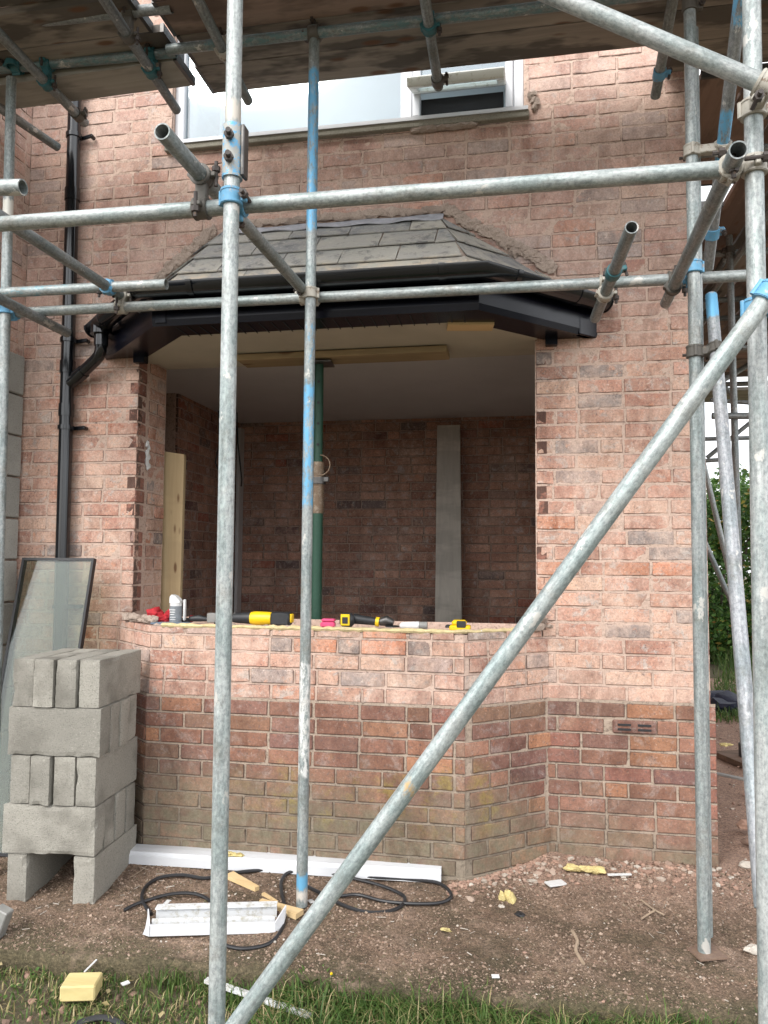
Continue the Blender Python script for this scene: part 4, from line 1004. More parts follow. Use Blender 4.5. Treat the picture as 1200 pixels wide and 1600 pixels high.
# ------------------------------------------------------------------ scaffold boards
def board(p0, p1, label, mat, w_=.22, t=.038, group='boards of the scaffold platforms', bandm=None):
    """p0,p1: centre line of the underside"""
    p0, p1 = Vector(p0), Vector(p1); d = (p1 - p0); Ln = d.length; ang = math.atan2(d.y, d.x)
    o = bpy.data.objects.new('scaffold_board', None); COL.objects.link(o); o.location = p0; o.rotation_euler = (0, 0, ang)
    tag(o, label, 'scaffold board', group)
    r = random.Random(int(p0.x * 97 + p0.y * 31)); mb = MB(); n = 26; prof = [(-w_ / 2, 0), (w_ / 2, 0), (w_ / 2, t), (-w_ / 2, t)]
    for k in range(n + 1):
        jj = [r.uniform(-.003, .003) for _ in range(4)]
        for q, (y, z) in enumerate(prof): mb.v.append((Ln * k / n, y + jj[q], z + (jj[q] * .4)))
    for k in range(n):
        for q in range(4): q2 = (q + 1) % 4; mb.f.append((k * 4 + q, k * 4 + q2, (k + 1) * 4 + q2, (k + 1) * 4 + q))
    mb.f += [(0, 1, 2, 3), tuple(n * 4 + i for i in (3, 2, 1, 0))]
    me = bpy.data.meshes.new('plank'); me.from_pydata(mb.v, [], mb.f); fixn(me); me.materials.append(mat)
    b = bpy.data.objects.new('plank', me); COL.objects.link(b); b.parent = o
    for x in (.004, Ln - .004):
        me = bpy.data.meshes.new('end_band'); mm = MB().box((x, 0, t / 2), (.018, w_ + .005, t + .005)); me.from_pydata(mm.v, [], mm.f); me.materials.append(M_STEELD)
        e = bpy.data.objects.new('end_band', me); COL.objects.link(e); e.parent = b
    return o
ZB = 3.945
RX0, LX1 = -1.63, -1.70
ordn = ['nearest the wall', 'second out from the wall', 'third out from the wall', 'fourth out from the wall', 'fifth out from the wall', 'outermost']
for k in range(6):
    y = -.345 - k * .228
    mt = M_BOARD if k < 2 else M_BOARDR
    board((RX0 + .01 * (k % 2), y, ZB), (2.25 + .02 * (k % 3), y + .004, ZB), 'long board over the upper window, %s' % ordn[k], mt)
    yl = y - .045
    if k > 0: board((-4.0, yl, ZB + (.0 if k < 3 else .03)), (LX1 + .03 * math.sin(k * 2), yl, ZB + (.0 if k < 3 else .03)), 'board over the downpipe corner, %s' % ordn[k], M_BOARD if k < 4 else M_BOARDR)
board((.70, -.118, ZB), (2.27, -.114, ZB), 'short board filling the gap beside the house corner at the top', M_BOARD)
board((-4.0, -.425, 3.895), (-1.668, -.490, 3.895), 'lower grey board with a pale edge above the downpipe', M_BOARDG, w_=.20)
for k in range(9):
    x = .99 + k * .232
    if k < 2:
        board((x, .01, ZB - .036), (x, 1.18, ZB - .036), 'short side board at the house corner, %s' % ('against the wall' if k == 0 else 'next to the one against the wall'), M_BOARDR, group='boards of the side platform')
        board((x, 1.50, ZB - .036), (x, 6.0, ZB - .036), 'long side board beyond the gap, %s' % ('against the wall' if k == 0 else 'next to the one against the wall'), M_BOARDR, group='boards of the side platform')
    else:
        board((x, .01, ZB - .036), (x, 6.2, ZB - .036), 'long side board, number %s out from the house flank' % ['three', 'four', 'five', 'six', 'seven', 'eight', 'nine'][k - 2], M_BOARDR if k % 3 else M_BOARD, group='boards of the side platform')
for k in range(6): board((1.75, 2.75 + k * .232, 3.30), (3.9, 2.75 + k * .232, 3.30), 'lower board across the side scaffold, %s' % ['nearest of six', 'second of six', 'third of six', 'fourth of six', 'fifth of six', 'sixth and furthest'][k], M_BOARD if k % 2 else M_BOARDR, group='lower boards across the side scaffold')
for k in range(3): board((1.2, 5.9 + k * .23, 3.55), (4.2, 5.9 + k * .23, 3.55), 'low board across the far end of the side scaffold, %s' % ['first', 'middle', 'last'][k] , M_BOARDG, group='boards across the far end')

# ------------------------------------------------------------------ steel prop and packing timber
pk = MB().box((-.985, .09, 2.578), (1.16, .17, .034), bev=.003)
tag(part('packing_timber', pk, mk_wood('old_packing_timber', (.36, .27, .15), (.28, .20, .11), dark=.3), org=(-.985, .09, 2.553)), 'flat timber packing board held up against the bay ceiling by the green prop', 'timber')
PR = thing('steel_prop', 'green telescopic steel prop standing inside the bay opening', 'prop', (-1.115, .09, .15))
X, Y = -1.115, .09
part('outer_tube', MB().cyl((X, Y, .155), (X, Y, 1.72), .030, 20), M_GREENPROP, PR, smooth=True)
it = MB().cyl((X, Y, 1.70), (X, Y, 2.54), .0242, 20); IT = part('inner_tube', it, M_GREENPROP, PR, smooth=True)
for k in range(6): part('pin_hole', MB().cyl((X + .004, Y - .0262, 1.98 + k * .115), (X + .004, Y - .02, 1.98 + k * .115), .0075, 10), M_DARK, IT)
th = MB().cyl((X, Y, 1.72), (X, Y, 2.0), .0315, 18)
for k in range(24): th.band((X, Y, 1.728 + k * .0112), (0, 0, 1), .0305, .0345, .005, 16)
TH = part('threaded_collar', th, M_RUST, PR, smooth=True)
part('adjusting_nut', MB().cyl((X, Y, 1.88), (X, Y, 1.915), .043, 14).box((X + .045, Y - .01, 1.905), (.04, .02, .03), bev=.004), M_STEELD, TH, smooth=True)
lp = [(X + .02 + .055 * math.sin(a), Y - .03, 1.98 + .055 * math.cos(a)) for a in [k * PI / 10 for k in range(11)]]
part('pin_loop', MB().path(lp, .003, 6), M_RUST, PR)
part('head_plate', MB().box((X, Y, 2.545), (.15, .13, .008), .1), M_STEELD, PR)
part('foot_plate', MB().box((X, Y, .155), (.15, .15, .008), .1), M_STEELD, PR)

# ------------------------------------------------------------------ boards leaning inside
def leaning(name, label, pts4, th_, mat, cat):
    """a plank given by its four front corners"""
    P = [Vector(p) for p in pts4]; n = (P[1] - P[0]).cross(P[3] - P[0]).normalized()
    mb = MB().prism(P, n * th_); return tag(part(name, mb, mat, org=P[0]), label, cat)
leaning('grey_board', 'grey scaffold board leaning on the inner brick wall of the room', [(-.72, 2.20, .16), (-.495, 2.20, .16), (-.548, 2.56, 2.62), (-.742, 2.56, 2.62)], .038, mk_wood('pale_grey_board', (.46, .43, .38), (.58, .545, .48), grain=(26, 26, 1.2), dark=.25, knot=False), 'board')
leaning('pine_board', 'pale knotty pine board standing upright inside the left side of the opening', [(-2.185, .44, .16), (-2.055, .44, .16), (-2.030, .40, 2.10), (-2.160, .40, 2.12)], .03, M_PINEV, 'board')

# ------------------------------------------------------------------ tools on the sill
def S(mb, name, mat, par, sm=True): return part(name, mb, mat, par, smooth=sm)
SZ = SILL + .002
# black and yellow multi tool: tip left, body yellow, battery right
t = thing('power_tool', 'yellow and black cordless power tool lying lengthways on the sill', 'power tool', (-1.33, -.17, SZ))
x, y, z = -1.33, -.17, SZ + .036
S(MB().path([(x - .16, y, z - .004), (x - .14, y, z), (x - .06, y, z), (x - .055, y, z)], .03, 14, rs=[.018, .026, .031, .031]), 'head', M_TOOLBLK, t)
S(MB().path([(x - .056, y, z), (x - .04, y, z), (x + .03, y, z), (x + .055, y, z)], .03, 14, rs=[.031, .035, .034, .031]), 'body', M_YELLOW, t)
S(MB().box((x + .105, y, z), (.10, .066, .066), bev=.008), 'battery', M_TOOLBLK, t); S(MB().box((x + .160, y, z + .004), (.010, .045, .045), bev=.004), 'battery_latch', M_YELLOW, t)
# laser or tape measure
t = thing('tape_measure', 'black and yellow tape measure standing on the sill by the pink packet', 'tape measure', (-.885, -.16, SZ))
x, y, z = -.885, -.16, SZ + .036
S(MB().box((x, y, z), (.074, .045, .070), bev=.016), 'case', M_TOOLBLK, t)
S(MB().box((x - .004, y - .024, z + .002), (.046, .006, .056), bev=.002), 'face_ring', M_YELLOW, t, False); S(MB().box((x - .004, y - .0285, z), (.028, .004, .032), bev=.001), 'face_panel', M_TOOLBLK, t, False)
# angle grinder
t = thing('angle_grinder', 'black slim cordless tool with a yellow collar lying behind the tape measure', 'power tool', (-.76, -.12, SZ))
S(MB().path([(-.86, -.12, SZ + .04), (-.80, -.12, SZ + .034), (-.74, -.12, SZ + .028)], .022, 12, rs=[.026, .022, .019]), 'handle', M_TOOLBLK, t)
S(MB().cyl((-.745, -.12, SZ + .028), (-.728, -.12, SZ + .026), .024, 14), 'collar', M_YELLOW, t)
S(MB().path([(-.728, -.12, SZ + .026), (-.69, -.12, SZ + .034), (-.655, -.12, SZ + .024)], .02, 12, rs=[.018, .027, .016]), 'gear_head', M_STEELD, t)
S(MB().cyl((-.66, -.125, SZ + .004), (-.66, -.125, SZ + .010), .036, 18), 'guard', M_TOOLBLK, t)
t = thing('loose_battery', 'yellow and black tool battery sitting on the sill under the grey board', 'battery', (-.33, -.20, SZ))
x, y, z = -.315, -.20, SZ + .008
S(MB().box((x, y, z + .006), (.10, .075, .026), bev=.006), 'base', M_YELLOW, t); S(MB().box((x - .004, y, z + .030), (.07, .06, .026), bev=.009), 'top', M_YELLOW, t); S(MB().box((x + .008, y - .034, z + .024), (.045, .012, .034), bev=.004), 'grip', M_TOOLBLK, t); S(MB().box((x - .045, y, z + .012), (.05, .06, .012), bev=.003), 'terminal', M_TOOLBLK, t)
tag(part('pink_packet', MB().box((-.975, -.19, SZ + .014), (.072, .05, .026), .08, .006).box((-.972, -.19, SZ + .036), (.066, .045, .014), .02, .005), M_PINKP), 'bright pink packet beside the green prop on the sill', 'packet')
t = thing('sealant_tube', 'white plastic tube with a clear cap lying flat on the sill', 'tube', (-.54, -.20, SZ))
S(MB().path([(-.61, -.20, SZ + .016), (-.60, -.20, SZ + .018), (-.515, -.20, SZ + .020)], .018, 12, rs=[.008, .017, .02]), 'barrel', M_WHITE, t); S(MB().cyl((-.514, -.20, SZ + .02), (-.475, -.20, SZ + .02), .019, 12), 'cap', M_GREYP, t)
# spray can
t = thing('spray_can', 'white and grey foam can with a slanted cap at the left end of the sill', 'can', (-1.80, -.17, SZ))
x, y = -1.80, -.17
S(MB().cyl((x, y, SZ), (x, y, SZ + .105), .031, 20), 'body', M_WHITE, t)
S(MB().band((x, y, SZ + .05), (0, 0, 1), .031, .0318, .082, 24), 'label_band', M_LABELG, t)
lt = MB()
for k in range(3): lt.box((x - .004, y - .0325, SZ + .072 - k * .012), (.034 - .006 * k, .002, .004))
for k in range(2): lt.box((x, y - .0325, SZ + .034 - k * .012), (.03, .002, .003))
S(lt, 'printed_lines', M_WHITE, t, False)
cp = MB(); cp.prism([(x - .028, y - .02, SZ + .106), (x + .028, y - .02, SZ + .106), (x + .029, y - .02, SZ + .118), (x + .005, y - .02, SZ + .142), (x - .018, y - .02, SZ + .150), (x - .027, y - .02, SZ + .138)], (0, .04, 0)); S(cp, 'cap', M_WHITE, t, False)
S(MB().box((x + .045, y + .01, SZ + .07), (.012, .03, .11), .2, .004), 'trigger', M_WHITE, t)
rc = MB(); 
for k in range(7): rc.lump((-1.925 + .018 * k, -.16 + .01 * math.sin(k * 2), SZ + .034 + .018 * math.cos(k * 1.2)), .034 - .002 * k, k, 2, .7, (1.1, 1, .85))
tag(part('red_glove', rc, M_RED, smooth=True, recalc=False), 'crumpled red work glove at the far left end of the sill', 'glove')
dk = MB()
for k in range(6): dk.lump((-1.90 + .028 * k, -.13, SZ + .012), .022, k + 9, 2, .6, (1.3, 1, .6))
tag(part('dark_glove', dk, M_TOOLBLK, smooth=True), 'dark grey glove under the red one beside the foam can', 'glove')
t = thing('hand_tool', 'black handled tool and clear case beside the foam can', 'tool', (-1.68, -.13, SZ))
S(MB().path([(-1.74, -.13, SZ + .022), (-1.69, -.13, SZ + .026), (-1.635, -.12, SZ + .02)], .016, 10, rs=[.014, .018, .01]), 'handle', M_TOOLBLK, t); S(MB().box((-1.615, -.125, SZ + .03), (.05, .04, .05), .1, .004), 'case', M_GREYP, t); S(MB().box((-1.735, -.12, SZ + .022), (.02, .03, .035), bev=.006), 'red_end', M_RED, t)
wr = MB().path([(-1.60, -.14, SZ + .008), (-1.56, -.13, SZ + .012), (-1.53, -.15, SZ + .02), (-1.50, -.14, SZ + .04), (-1.485, -.13, SZ + .055)], .009, 8)
for k in range(4): wr.lump((-1.53 + .02 * k, -.15, SZ + .014 + .01 * k), .016, k, 1, .5, (1.2, 1, 1))
tag(part('black_strap', wr, M_STEELD, smooth=True), 'crumpled dark strap beside the thick grey pole on the sill', 'strap')
tag(part('blue_cloth', MB().box((-1.80, -.22, SZ + .004), (.20, .07, .010), .05, .004), simple('blue_grey_cloth', (.14, .19, .25), .8, 0, .4, 20, .6)), 'flat blue grey cloth lying under the foam can', 'cloth')
tag(part('timber_wedge', MB().prism([(-.14, -.16, SZ), (.04, -.02, SZ), (.045, -.02, SZ + .018), (-.14, -.16, SZ + .004)], (.01, .04, 0)), M_PINE), 'thin pale timber wedge at the right end of the sill', 'wedge')
tag(part('plastic_scrap', MB().box((-.235, -.25, SZ + .006), (.05, .03, .004), .3), M_WHITE), 'small white plastic scrap on the foam bead', 'scrap')

# ------------------------------------------------------------------ stack of concrete blocks
SO = V(-1.852, -.800, 0); SA = math.radians(4.5); su = V(math.cos(SA), math.sin(SA), 0); sv = V(-math.sin(SA), math.cos(SA), 0)
def rough_block(sx, sy, sz_, seed):
    nx_, ny_, nz_ = (max(3, int(q / .02)) for q in (sx, sy, sz_)); idx = {}; mb = MB(); o_ = Vector((seed * 2.3, seed * 1.1, seed * .7))
    def vid(i, j, k):
        if (i, j, k) in idx: return idx[(i, j, k)]
        p = Vector((-sx / 2 + sx * i / nx_, -sy / 2 + sy * j / ny_, -sz_ / 2 + sz_ * k / nz_))
        e = [abs(abs(p.x) - sx / 2), abs(abs(p.y) - sy / 2), abs(abs(p.z) - sz_ / 2)]; on = sum(q < 1e-6 for q in e)
        d = Vector([-math.copysign(1, q) if w_ < 1e-6 else 0 for q, w_ in zip(p, e)])
        a = .0010 * mnoise.noise(p * 60 + o_)
        if on >= 2: ch = max(0, mnoise.noise(p * 14 + o_) - .15); a += .0012 + .011 * ch + .0016 * abs(mnoise.noise(p * 90 + o_))
        idx[(i, j, k)] = len(mb.v); mb.v.append(tuple(p + d * a)); return idx[(i, j, k)]
    for i in range(nx_):
        for j in range(ny_):
            mb.f += [(vid(i, j, 0), vid(i, j + 1, 0), vid(i + 1, j + 1, 0), vid(i + 1, j, 0)), (vid(i, j, nz_), vid(i + 1, j, nz_), vid(i + 1, j + 1, nz_), vid(i, j + 1, nz_))]
    for i in range(nx_):
        for k in range(nz_):
            mb.f += [(vid(i, 0, k), vid(i + 1, 0, k), vid(i + 1, 0, k + 1), vid(i, 0, k + 1)), (vid(i, ny_, k), vid(i, ny_, k + 1), vid(i + 1, ny_, k + 1), vid(i + 1, ny_, k))]
    for j in range(ny_):
        for k in range(nz_):
            mb.f += [(vid(0, j, k), vid(0, j, k + 1), vid(0, j + 1, k + 1), vid(0, j + 1, k)), (vid(nx_, j, k), vid(nx_, j + 1, k), vid(nx_, j + 1, k + 1), vid(nx_, j, k + 1))]
    return mb
def block(u0, u1, v0, v1, z0, z1, label, seed):
    """u back to the left from the front right corner, v into the depth"""
    r = random.Random(seed); u0 += r.uniform(-.004, .004); dv = r.uniform(-.010, .010) if u1 - u0 < .2 else r.uniform(-.002, .002); du = r.uniform(-.009, .009) if u1 - u0 > .2 else 0; u0 += du; u1 += du
    c = SO - su * ((u0 + u1) / 2) + sv * ((v0 + v1) / 2 + dv) + V(0, 0, (z0 + z1) / 2)
    me_b = rough_block(u1 - u0 - .005, v1 - v0 - .005, z1 - z0 - .001, seed)
    me = bpy.data.meshes.new('concrete_block'); me.from_pydata(me_b.v, [], me_b.f); fixn(me); me.materials.append(M_BLOCK)
    o = bpy.data.objects.new('concrete_block', me); COL.objects.link(o); o.location = c; o.rotation_euler = (0, 0, SA + r.uniform(-.006, .006))
    tag(o, label, 'concrete block', 'concrete blocks stacked in front of the glass')
ZG = -.045; HB = .2125
block(0, .10, .0, .44, ZG, ZG + HB, 'bottom block on edge under the right side of the stack', 1)
block(.305, .405, .0, .44, ZG, ZG + HB, 'bottom block on edge under the left side of the stack', 2)
names = ['front', 'second', 'third', 'rear']
for lay in (1, 3):
    for k in range(4): block(-.005, .43, .002 + k * .104, .102 + k * .104, ZG + HB * lay, ZG + HB * (lay + 1), '%s long block of the %s layer of the stack' % (names[k], 'second' if lay == 1 else 'fourth'), 10 * lay + k)
for lay in (2, 4):
    nm = ['right hand', 'second from right', 'third from right', 'left hand']
    for k in range(4): block(.0 + k * .103, .10 + k * .103, .0, .44, ZG + HB * lay, ZG + HB * (lay + 1), '%s end-on block of the %s layer of the stack' % (nm[k], 'middle' if lay == 2 else 'top'), 10 * lay + k)

# ------------------------------------------------------------------ loose double glazed units
def unit(x0, x1, yt, yb, zt, zb, label, lean=0, x2=0):
    P = [V(x0 + x2, yb, zb), V(x1 + x2, yb, zb), V(x1, yt, zt - .012), V(x0, yt, zt)]; n = (P[1] - P[0]).cross(P[3] - P[0]).normalized()
    t = thing('glass_unit', label, 'glass unit', tuple(P[0]), 'loose double glazed units against the wall')
    e = (P[1] - P[0]).normalized(); f = (P[3] - P[0]).normalized(); W_ = (P[1] - P[0]).length; H_ = (P[3] - P[0]).length
    def q(a, b, c, d, o, th): mb = MB().prism([P[0] + e * a + f * b + n * o, P[0] + e * c + f * b + n * o, P[0] + e * c + f * d + n * o, P[0] + e * a + f * d + n * o], n * th); return mb
    part('pane', q(.006, .006, W_ - .006, H_ - .006, 0, .004), M_GLASS2, t); part('pane', q(.006, .006, W_ - .006, H_ - .006, .022, .004), M_GLASS2, t)
    fr = q(0, 0, .014, H_, -.001, .0285); 
    for a in ((W_ - .014, 0, W_, H_), (.014, 0, W_ - .014, .014), (.014, H_ - .014, W_ - .014, H_)): k = q(a[0], a[1], a[2], a[3], -.001, .0285); fr.add(k.v, k.f)
    part('spacer', fr, M_SPACER, t)
unit(-2.715, -2.285, -.13, -.45, 1.463, -.0, 'tall loose glass unit with a black edge leaning behind the blocks', 0, .0)
tag(part('grey_offcut', MB().box((-2.106,-1.065,-0.017), (.06, .05, .14), Matrix.Rotation(.35, 3, 'Y'), .004), M_GREYP), 'grey plastic offcut at the left edge of the path', 'offcut')

# ------------------------------------------------------------------ things lying on the path
def ext(name, label, cat, a, b, prof, mat, up=V(0, 0, 1)):
    """profile (out, up) extruded from a to b along the ground"""
    a, b = Vector(a), Vector(b); d = (b - a).normalized(); s = d.cross(up).normalized(); u = s.cross(d)
    mb = MB().prism([a + s * p + u * q for p, q in prof], b - a); return tag(part(name, mb, mat, org=a), label, cat)
ext('upvc_sill', 'long white plastic window sill section lying at the foot of the bay', 'window sill', (-1.941,-0.397,0.006), (-0.387,-0.336,0.013), [(0.045, 0), (.045, .040), (.034, .047), (.032, .056), (-.01, .060), (-.05, .060), (-.05, .05), (-.035, .046), (-.035, 0)], M_UPVC)
e0 = Vector((-0.387,-0.336,0.013))
t = thing('frame_offcut', 'short dirty white plastic frame offcut lying on the path', 'frame offcut', (-1.265,-0.871,-0.046))
a, b = Vector((-1.510,-0.920,-0.051)), Vector((-1.020,-0.817,-0.040)); d = (b - a).normalized(); s_ = d.cross(V(0, 0, 1)).normalized()
def px(mb, prof, a=a, b=b): mb.prism([a + s_ * p + V(0, 0, q) for p, q in prof], b - a); return mb
part('front_web', px(MB(), [(.05, .0), (.05, .045), (.044, .045), (.044, 0)]), M_UPVC, t); part('base', px(MB(), [(.0435, 0), (.0435, .005), (-.06, .005), (-.06, 0)]), M_UPVCD, t)
part('middle_web', px(MB(), [(.012, .0055), (.012, .05), (.004, .05), (.004, .0055)]), M_UPVCD, t); part('back_web', px(MB(), [(-.052, .0055), (-.052, .066), (-.06, .066), (-.06, .0055)]), M_UPVCD, t); part('top_flange', px(MB(), [(-.035, .0665), (-.035, .073), (-.075, .073), (-.075, .0665)]), M_UPVCD, t)
for (p_, dd) in ((a, -1), (b, 1)): part('end_piece', MB().prism([p_ + s_ * .05, p_ + s_ * .05 + V(0, 0, .04), p_ + d * dd * .035 + V(0, 0, .065) - s_ * .05, p_ + d * dd * .035 - s_ * .05 + V(0, 0, .01), p_ + d * dd * .03 + s_ * .03], d * .005), M_UPVC, t)
def spline(pts, n=8):
    P = [Vector(p) for p in pts]; P = [P[0] * 2 - P[1]] + P + [P[-1] * 2 - P[-2]]; o = []
    for i in range(1, len(P) - 2):
        for k in range(n):
            t = k / n; o.append(.5 * ((2 * P[i]) + (-P[i - 1] + P[i + 1]) * t + (2 * P[i - 1] - 5 * P[i] + 4 * P[i + 1] - P[i + 2]) * t * t + (-P[i - 1] + 3 * P[i] - 3 * P[i + 1] + P[i + 2]) * t ** 3))
    o.append(P[-2]); return o
c1 = [(-1.695,-0.814,-0.032), (-1.659,-0.766,-0.022), (-1.556,-0.692,-0.006), (-1.454,-0.666,-0.003), (-1.370,-0.687,-0.012), (-1.328,-0.749,-0.022), (-1.312,-0.838,-0.034)]
c2 = [(-1.565,-0.826,-0.031), (-1.655,-0.733,-0.017), (-1.688,-0.636,-0.004), (-1.658,-0.561,0.008), (-1.566,-0.524,0.012), (-1.457,-0.523,0.006), (-1.384,-0.473,0.010), (-1.249,-0.416,0.016), (-1.075,-0.377,0.021), (-0.891,-0.371,0.021), (-0.705,-0.388,0.019), (-0.528,-0.382,0.020), (-0.395,-0.394,0.019), (-0.329,-0.480,0.009), (-0.364,-0.547,0.002), (-0.471,-0.575,-0.001), (-0.611,-0.573,-0.003), (-0.731,-0.541,0.000), (-0.812,-0.564,-0.002)]
c3 = [(-1.189,-0.980,-0.048), (-1.092,-0.989,-0.049), (-1.004,-0.942,-0.044), (-0.983,-0.846,-0.031), (-1.006,-0.725,-0.018), (-1.069,-0.583,-0.002), (-1.103,-0.480,0.009), (-1.081,-0.405,0.019), (-0.948,-0.388,0.023), (-0.790,-0.413,0.017), (-0.632,-0.460,0.011), (-0.529,-0.529,0.002), (-0.547,-0.623,-0.008), (-0.648,-0.668,-0.013), (-0.766,-0.638,-0.010), (-0.903,-0.553,-0.001), (-0.973,-0.510,0.004)]
t = thing('cable', 'loops of flat black cable lying across the path under the sill section', 'cable', (-1.068,-0.586,-0.015))
for c_ in (c1, c2, c3): part('cable_loop', MB().path(spline(c_), .0075, 8), M_BLACKM, t, smooth=True)
tag(part('black_hose', MB().path(spline([(-1.549,-1.429,-0.147), (-1.519,-1.400,-0.139), (-1.459,-1.378,-0.132), (-1.394,-1.385,-0.137), (-1.346,-1.407,-0.145)]), .011, 8), M_BLACKM, smooth=True), 'curve of black hose in the grass at the bottom edge', 'hose')
def stick(name, label, a, b, w0, w1, h, mat, cat='timber offcut'):
    a, b = Vector(a), Vector(b); d = (b - a).normalized(); s = d.cross(V(0, 0, 1)).normalized()
    mb = MB(); mb.v = [tuple(q) for q in (a - s * w0, a + s * w0, b + s * w1, b - s * w1, a - s * w0 + V(0, 0, h), a + s * w0 + V(0, 0, h), b + s * w1 + V(0, 0, h), b - s * w1 + V(0, 0, h))]
    mb.f = [(0, 1, 2, 3), (4, 5, 6, 7), (0, 1, 5, 4), (1, 2, 6, 5), (2, 3, 7, 6), (3, 0, 4, 7)]; return tag(part(name, mb, mat, org=a), label, cat, 'timber offcuts on the path')
stick('timber_offcut', 'pale tapered timber wedge lying right of the thick pole', (-1.358,-0.476,0.002), (-1.187,-0.571,-0.009), .025, .012, .018, M_PINE)
stick('timber_offcut', 'thin timber splinter between the two pale wedges', (-1.150,-0.597,-0.012), (-1.063,-0.655,-0.018), .008, .004, .01, M_PINE)
stick('timber_offcut', 'square-ended timber wedge beside the end of the white offcut', (-1.135,-0.672,-0.020), (-0.940,-0.738,-0.027), .010, .028, .022, M_PINE)
mb = MB(); c = Vector((-1.616,-1.256,-0.138)); mb.box(c + V(0, 0, .03), (.125, .10, .055), .25, .005)
tag(part('timber_block', mb, M_BLOCKW, org=c), 'squared yellowish timber block lying on the lawn', 'timber block')
stick('white_trim', 'dirty white plastic trim lying in the grass at the path edge', (-1.180,-1.140,-0.105), (-0.753,-1.231,-0.135), .012, .012, .012, M_UPVCD, 'plastic trim')
stick('white_trim', 'thin white strip standing in the grass near the timber block', (-1.653,-1.178,-0.100), (-1.639,-1.118,-0.083), .003, .003, .003, M_WHITE, 'plastic trim')
def foam(label, c, r, seed, n=5, fx=(1.5, 1, .6)):
    mb = MB(); q = random.Random(seed)
    for k in range(n): mb.lump(Vector(c) + V((k - n / 2) * r * .9, q.uniform(-.3, .3) * r, r * .4 + q.uniform(0, .4) * r), r * q.uniform(.6, 1.0), seed + k, 2, .8, fx)
    tag(part('foam_piece', mb, M_FOAM, smooth=True, recalc=False), label, 'foam piece', 'pieces of yellow expanding foam')
foam('arched lump of yellow foam among the rubble at the wall foot', (0.272,-0.173,0.031), .026, 1, 6); foam('torn yellow foam piece in the open dirt', (-0.078,-0.469,-0.002), .022, 5, 3, (.9, 1, 1.1)); foam('small flat yellow foam scrap left of the torn piece', (-0.320,-0.735,-0.031), .014, 8, 2)
foam('lump of yellow foam resting on the white sill section', (-1.375, -.395, .062), .018, 12, 6); foam('small yellow foam lump far down the side path', (1.334,1.665,0.233), .022, 14, 3)
tag(part('white_tile', MB().box(Vector((0.123,-0.304,0.025)), (.085, .05, .006), .5), M_WHITE), 'flat white tile scrap in front of the wall rubble', 'scrap')
tag(part('white_strip', MB().box(Vector((0.413,-0.187,0.041)), (.11, .012, .006), .25), M_WHITE), 'narrow white strip by the wall foot', 'scrap')
for k, (c, lab) in enumerate((((-0.118,-0.987,-0.055), 'small white scrap near the grass edge'), ((-1.482,-1.181,-0.120), 'white triangular scrap in the grass'), ((-1.543,-0.724,-0.025), 'white feather-like scrap inside the cable loop'), ((-0.926,-0.614,-0.013), 'white scrap beside the slim painted pole'))):
    tag(part('white_scrap', MB().box(Vector(c), (.045 if k == 2 else .028, .02, .004), k * .7 + .2), M_WHITE), lab, 'scrap')
def twig(lab, pts, r=.004): tag(part('twig', MB().path(spline([Vector(p) for p in pts], 5), r, 6), M_TWIG, smooth=True), lab, 'twig', 'twigs on the path')
twig('crooked pale twig lying in the middle of the dirt', ((0.175,-0.657,-0.016), (0.191,-0.730,-0.020), (0.182,-0.787,-0.031), (0.205,-0.866,-0.039)), .007)
twig('forked twig lying towards the base plate', ((0.481,-0.380,0.014), (0.517,-0.455,0.012), (0.558,-0.485,0.003)))
twig('short twig crossing the forked one', ((0.460,-0.529,-0.002), (0.496,-0.493,0.006), (0.526,-0.467,0.013)))
twig('straw lying by the corner of the block stack', ((-1.809,-0.557,-0.005), (-1.787,-0.510,0.004), (-1.782,-0.446,0.007)), .002)
for k, (c, r, lab) in enumerate((((1.007,-0.006,0.059), .030, 'pale stone by the right edge of the path'), ((0.853,-0.680,-0.015), .026, 'flat pale stone at the lower right edge'), ((1.131,0.427,0.107), .045, 'broken pinkish brick piece on the side path'), ((1.086,0.235,0.086), .032, 'brown stone beside the broken brick piece'), ((-0.034,-0.576,-0.007), .018, 'dark lump beside the yellow foam scrap'))):
    mb = MB().lump(Vector(c), r, k + 3, 2, .6, (1.3, 1, .55)); o = part('stone', mb, M_RUBBLE if k != 4 else M_BLACKM, smooth=False, recalc=False); setrnd(o.data, [[.9, .95, .6, .1, 0, .3][k]] * len(o.data.vertices)); tag(o, lab, 'stone')
# far end: sole plank, strip, navy sheet
tag(part('sole_plank', MB().box((1.56, 1.93, .065), (.62, .22, .04), math.radians(-70), .003), M_SOLE), 'dark brown plank under the side standard', 'plank')
tag(part('grey_strip', MB().box((1.220,1.095,0.181), (.34, .035, .012), math.radians(-38), .002), M_GREYP), 'grey plastic strip lying on the side path by the corner', 'strip')
mb = MB(); q = random.Random(2)
for k in range(12): mb.lump((1.72 + k * .10, 4.02 + q.uniform(-.1, .1), .12), .13 + q.uniform(-.03, .05), k, 2, .6, (1.3, 1, .6))
tag(part('navy_sheet', mb, M_NAVY, smooth=True), 'dark navy sheet heaped on the grass beyond the house corner', 'sheet')

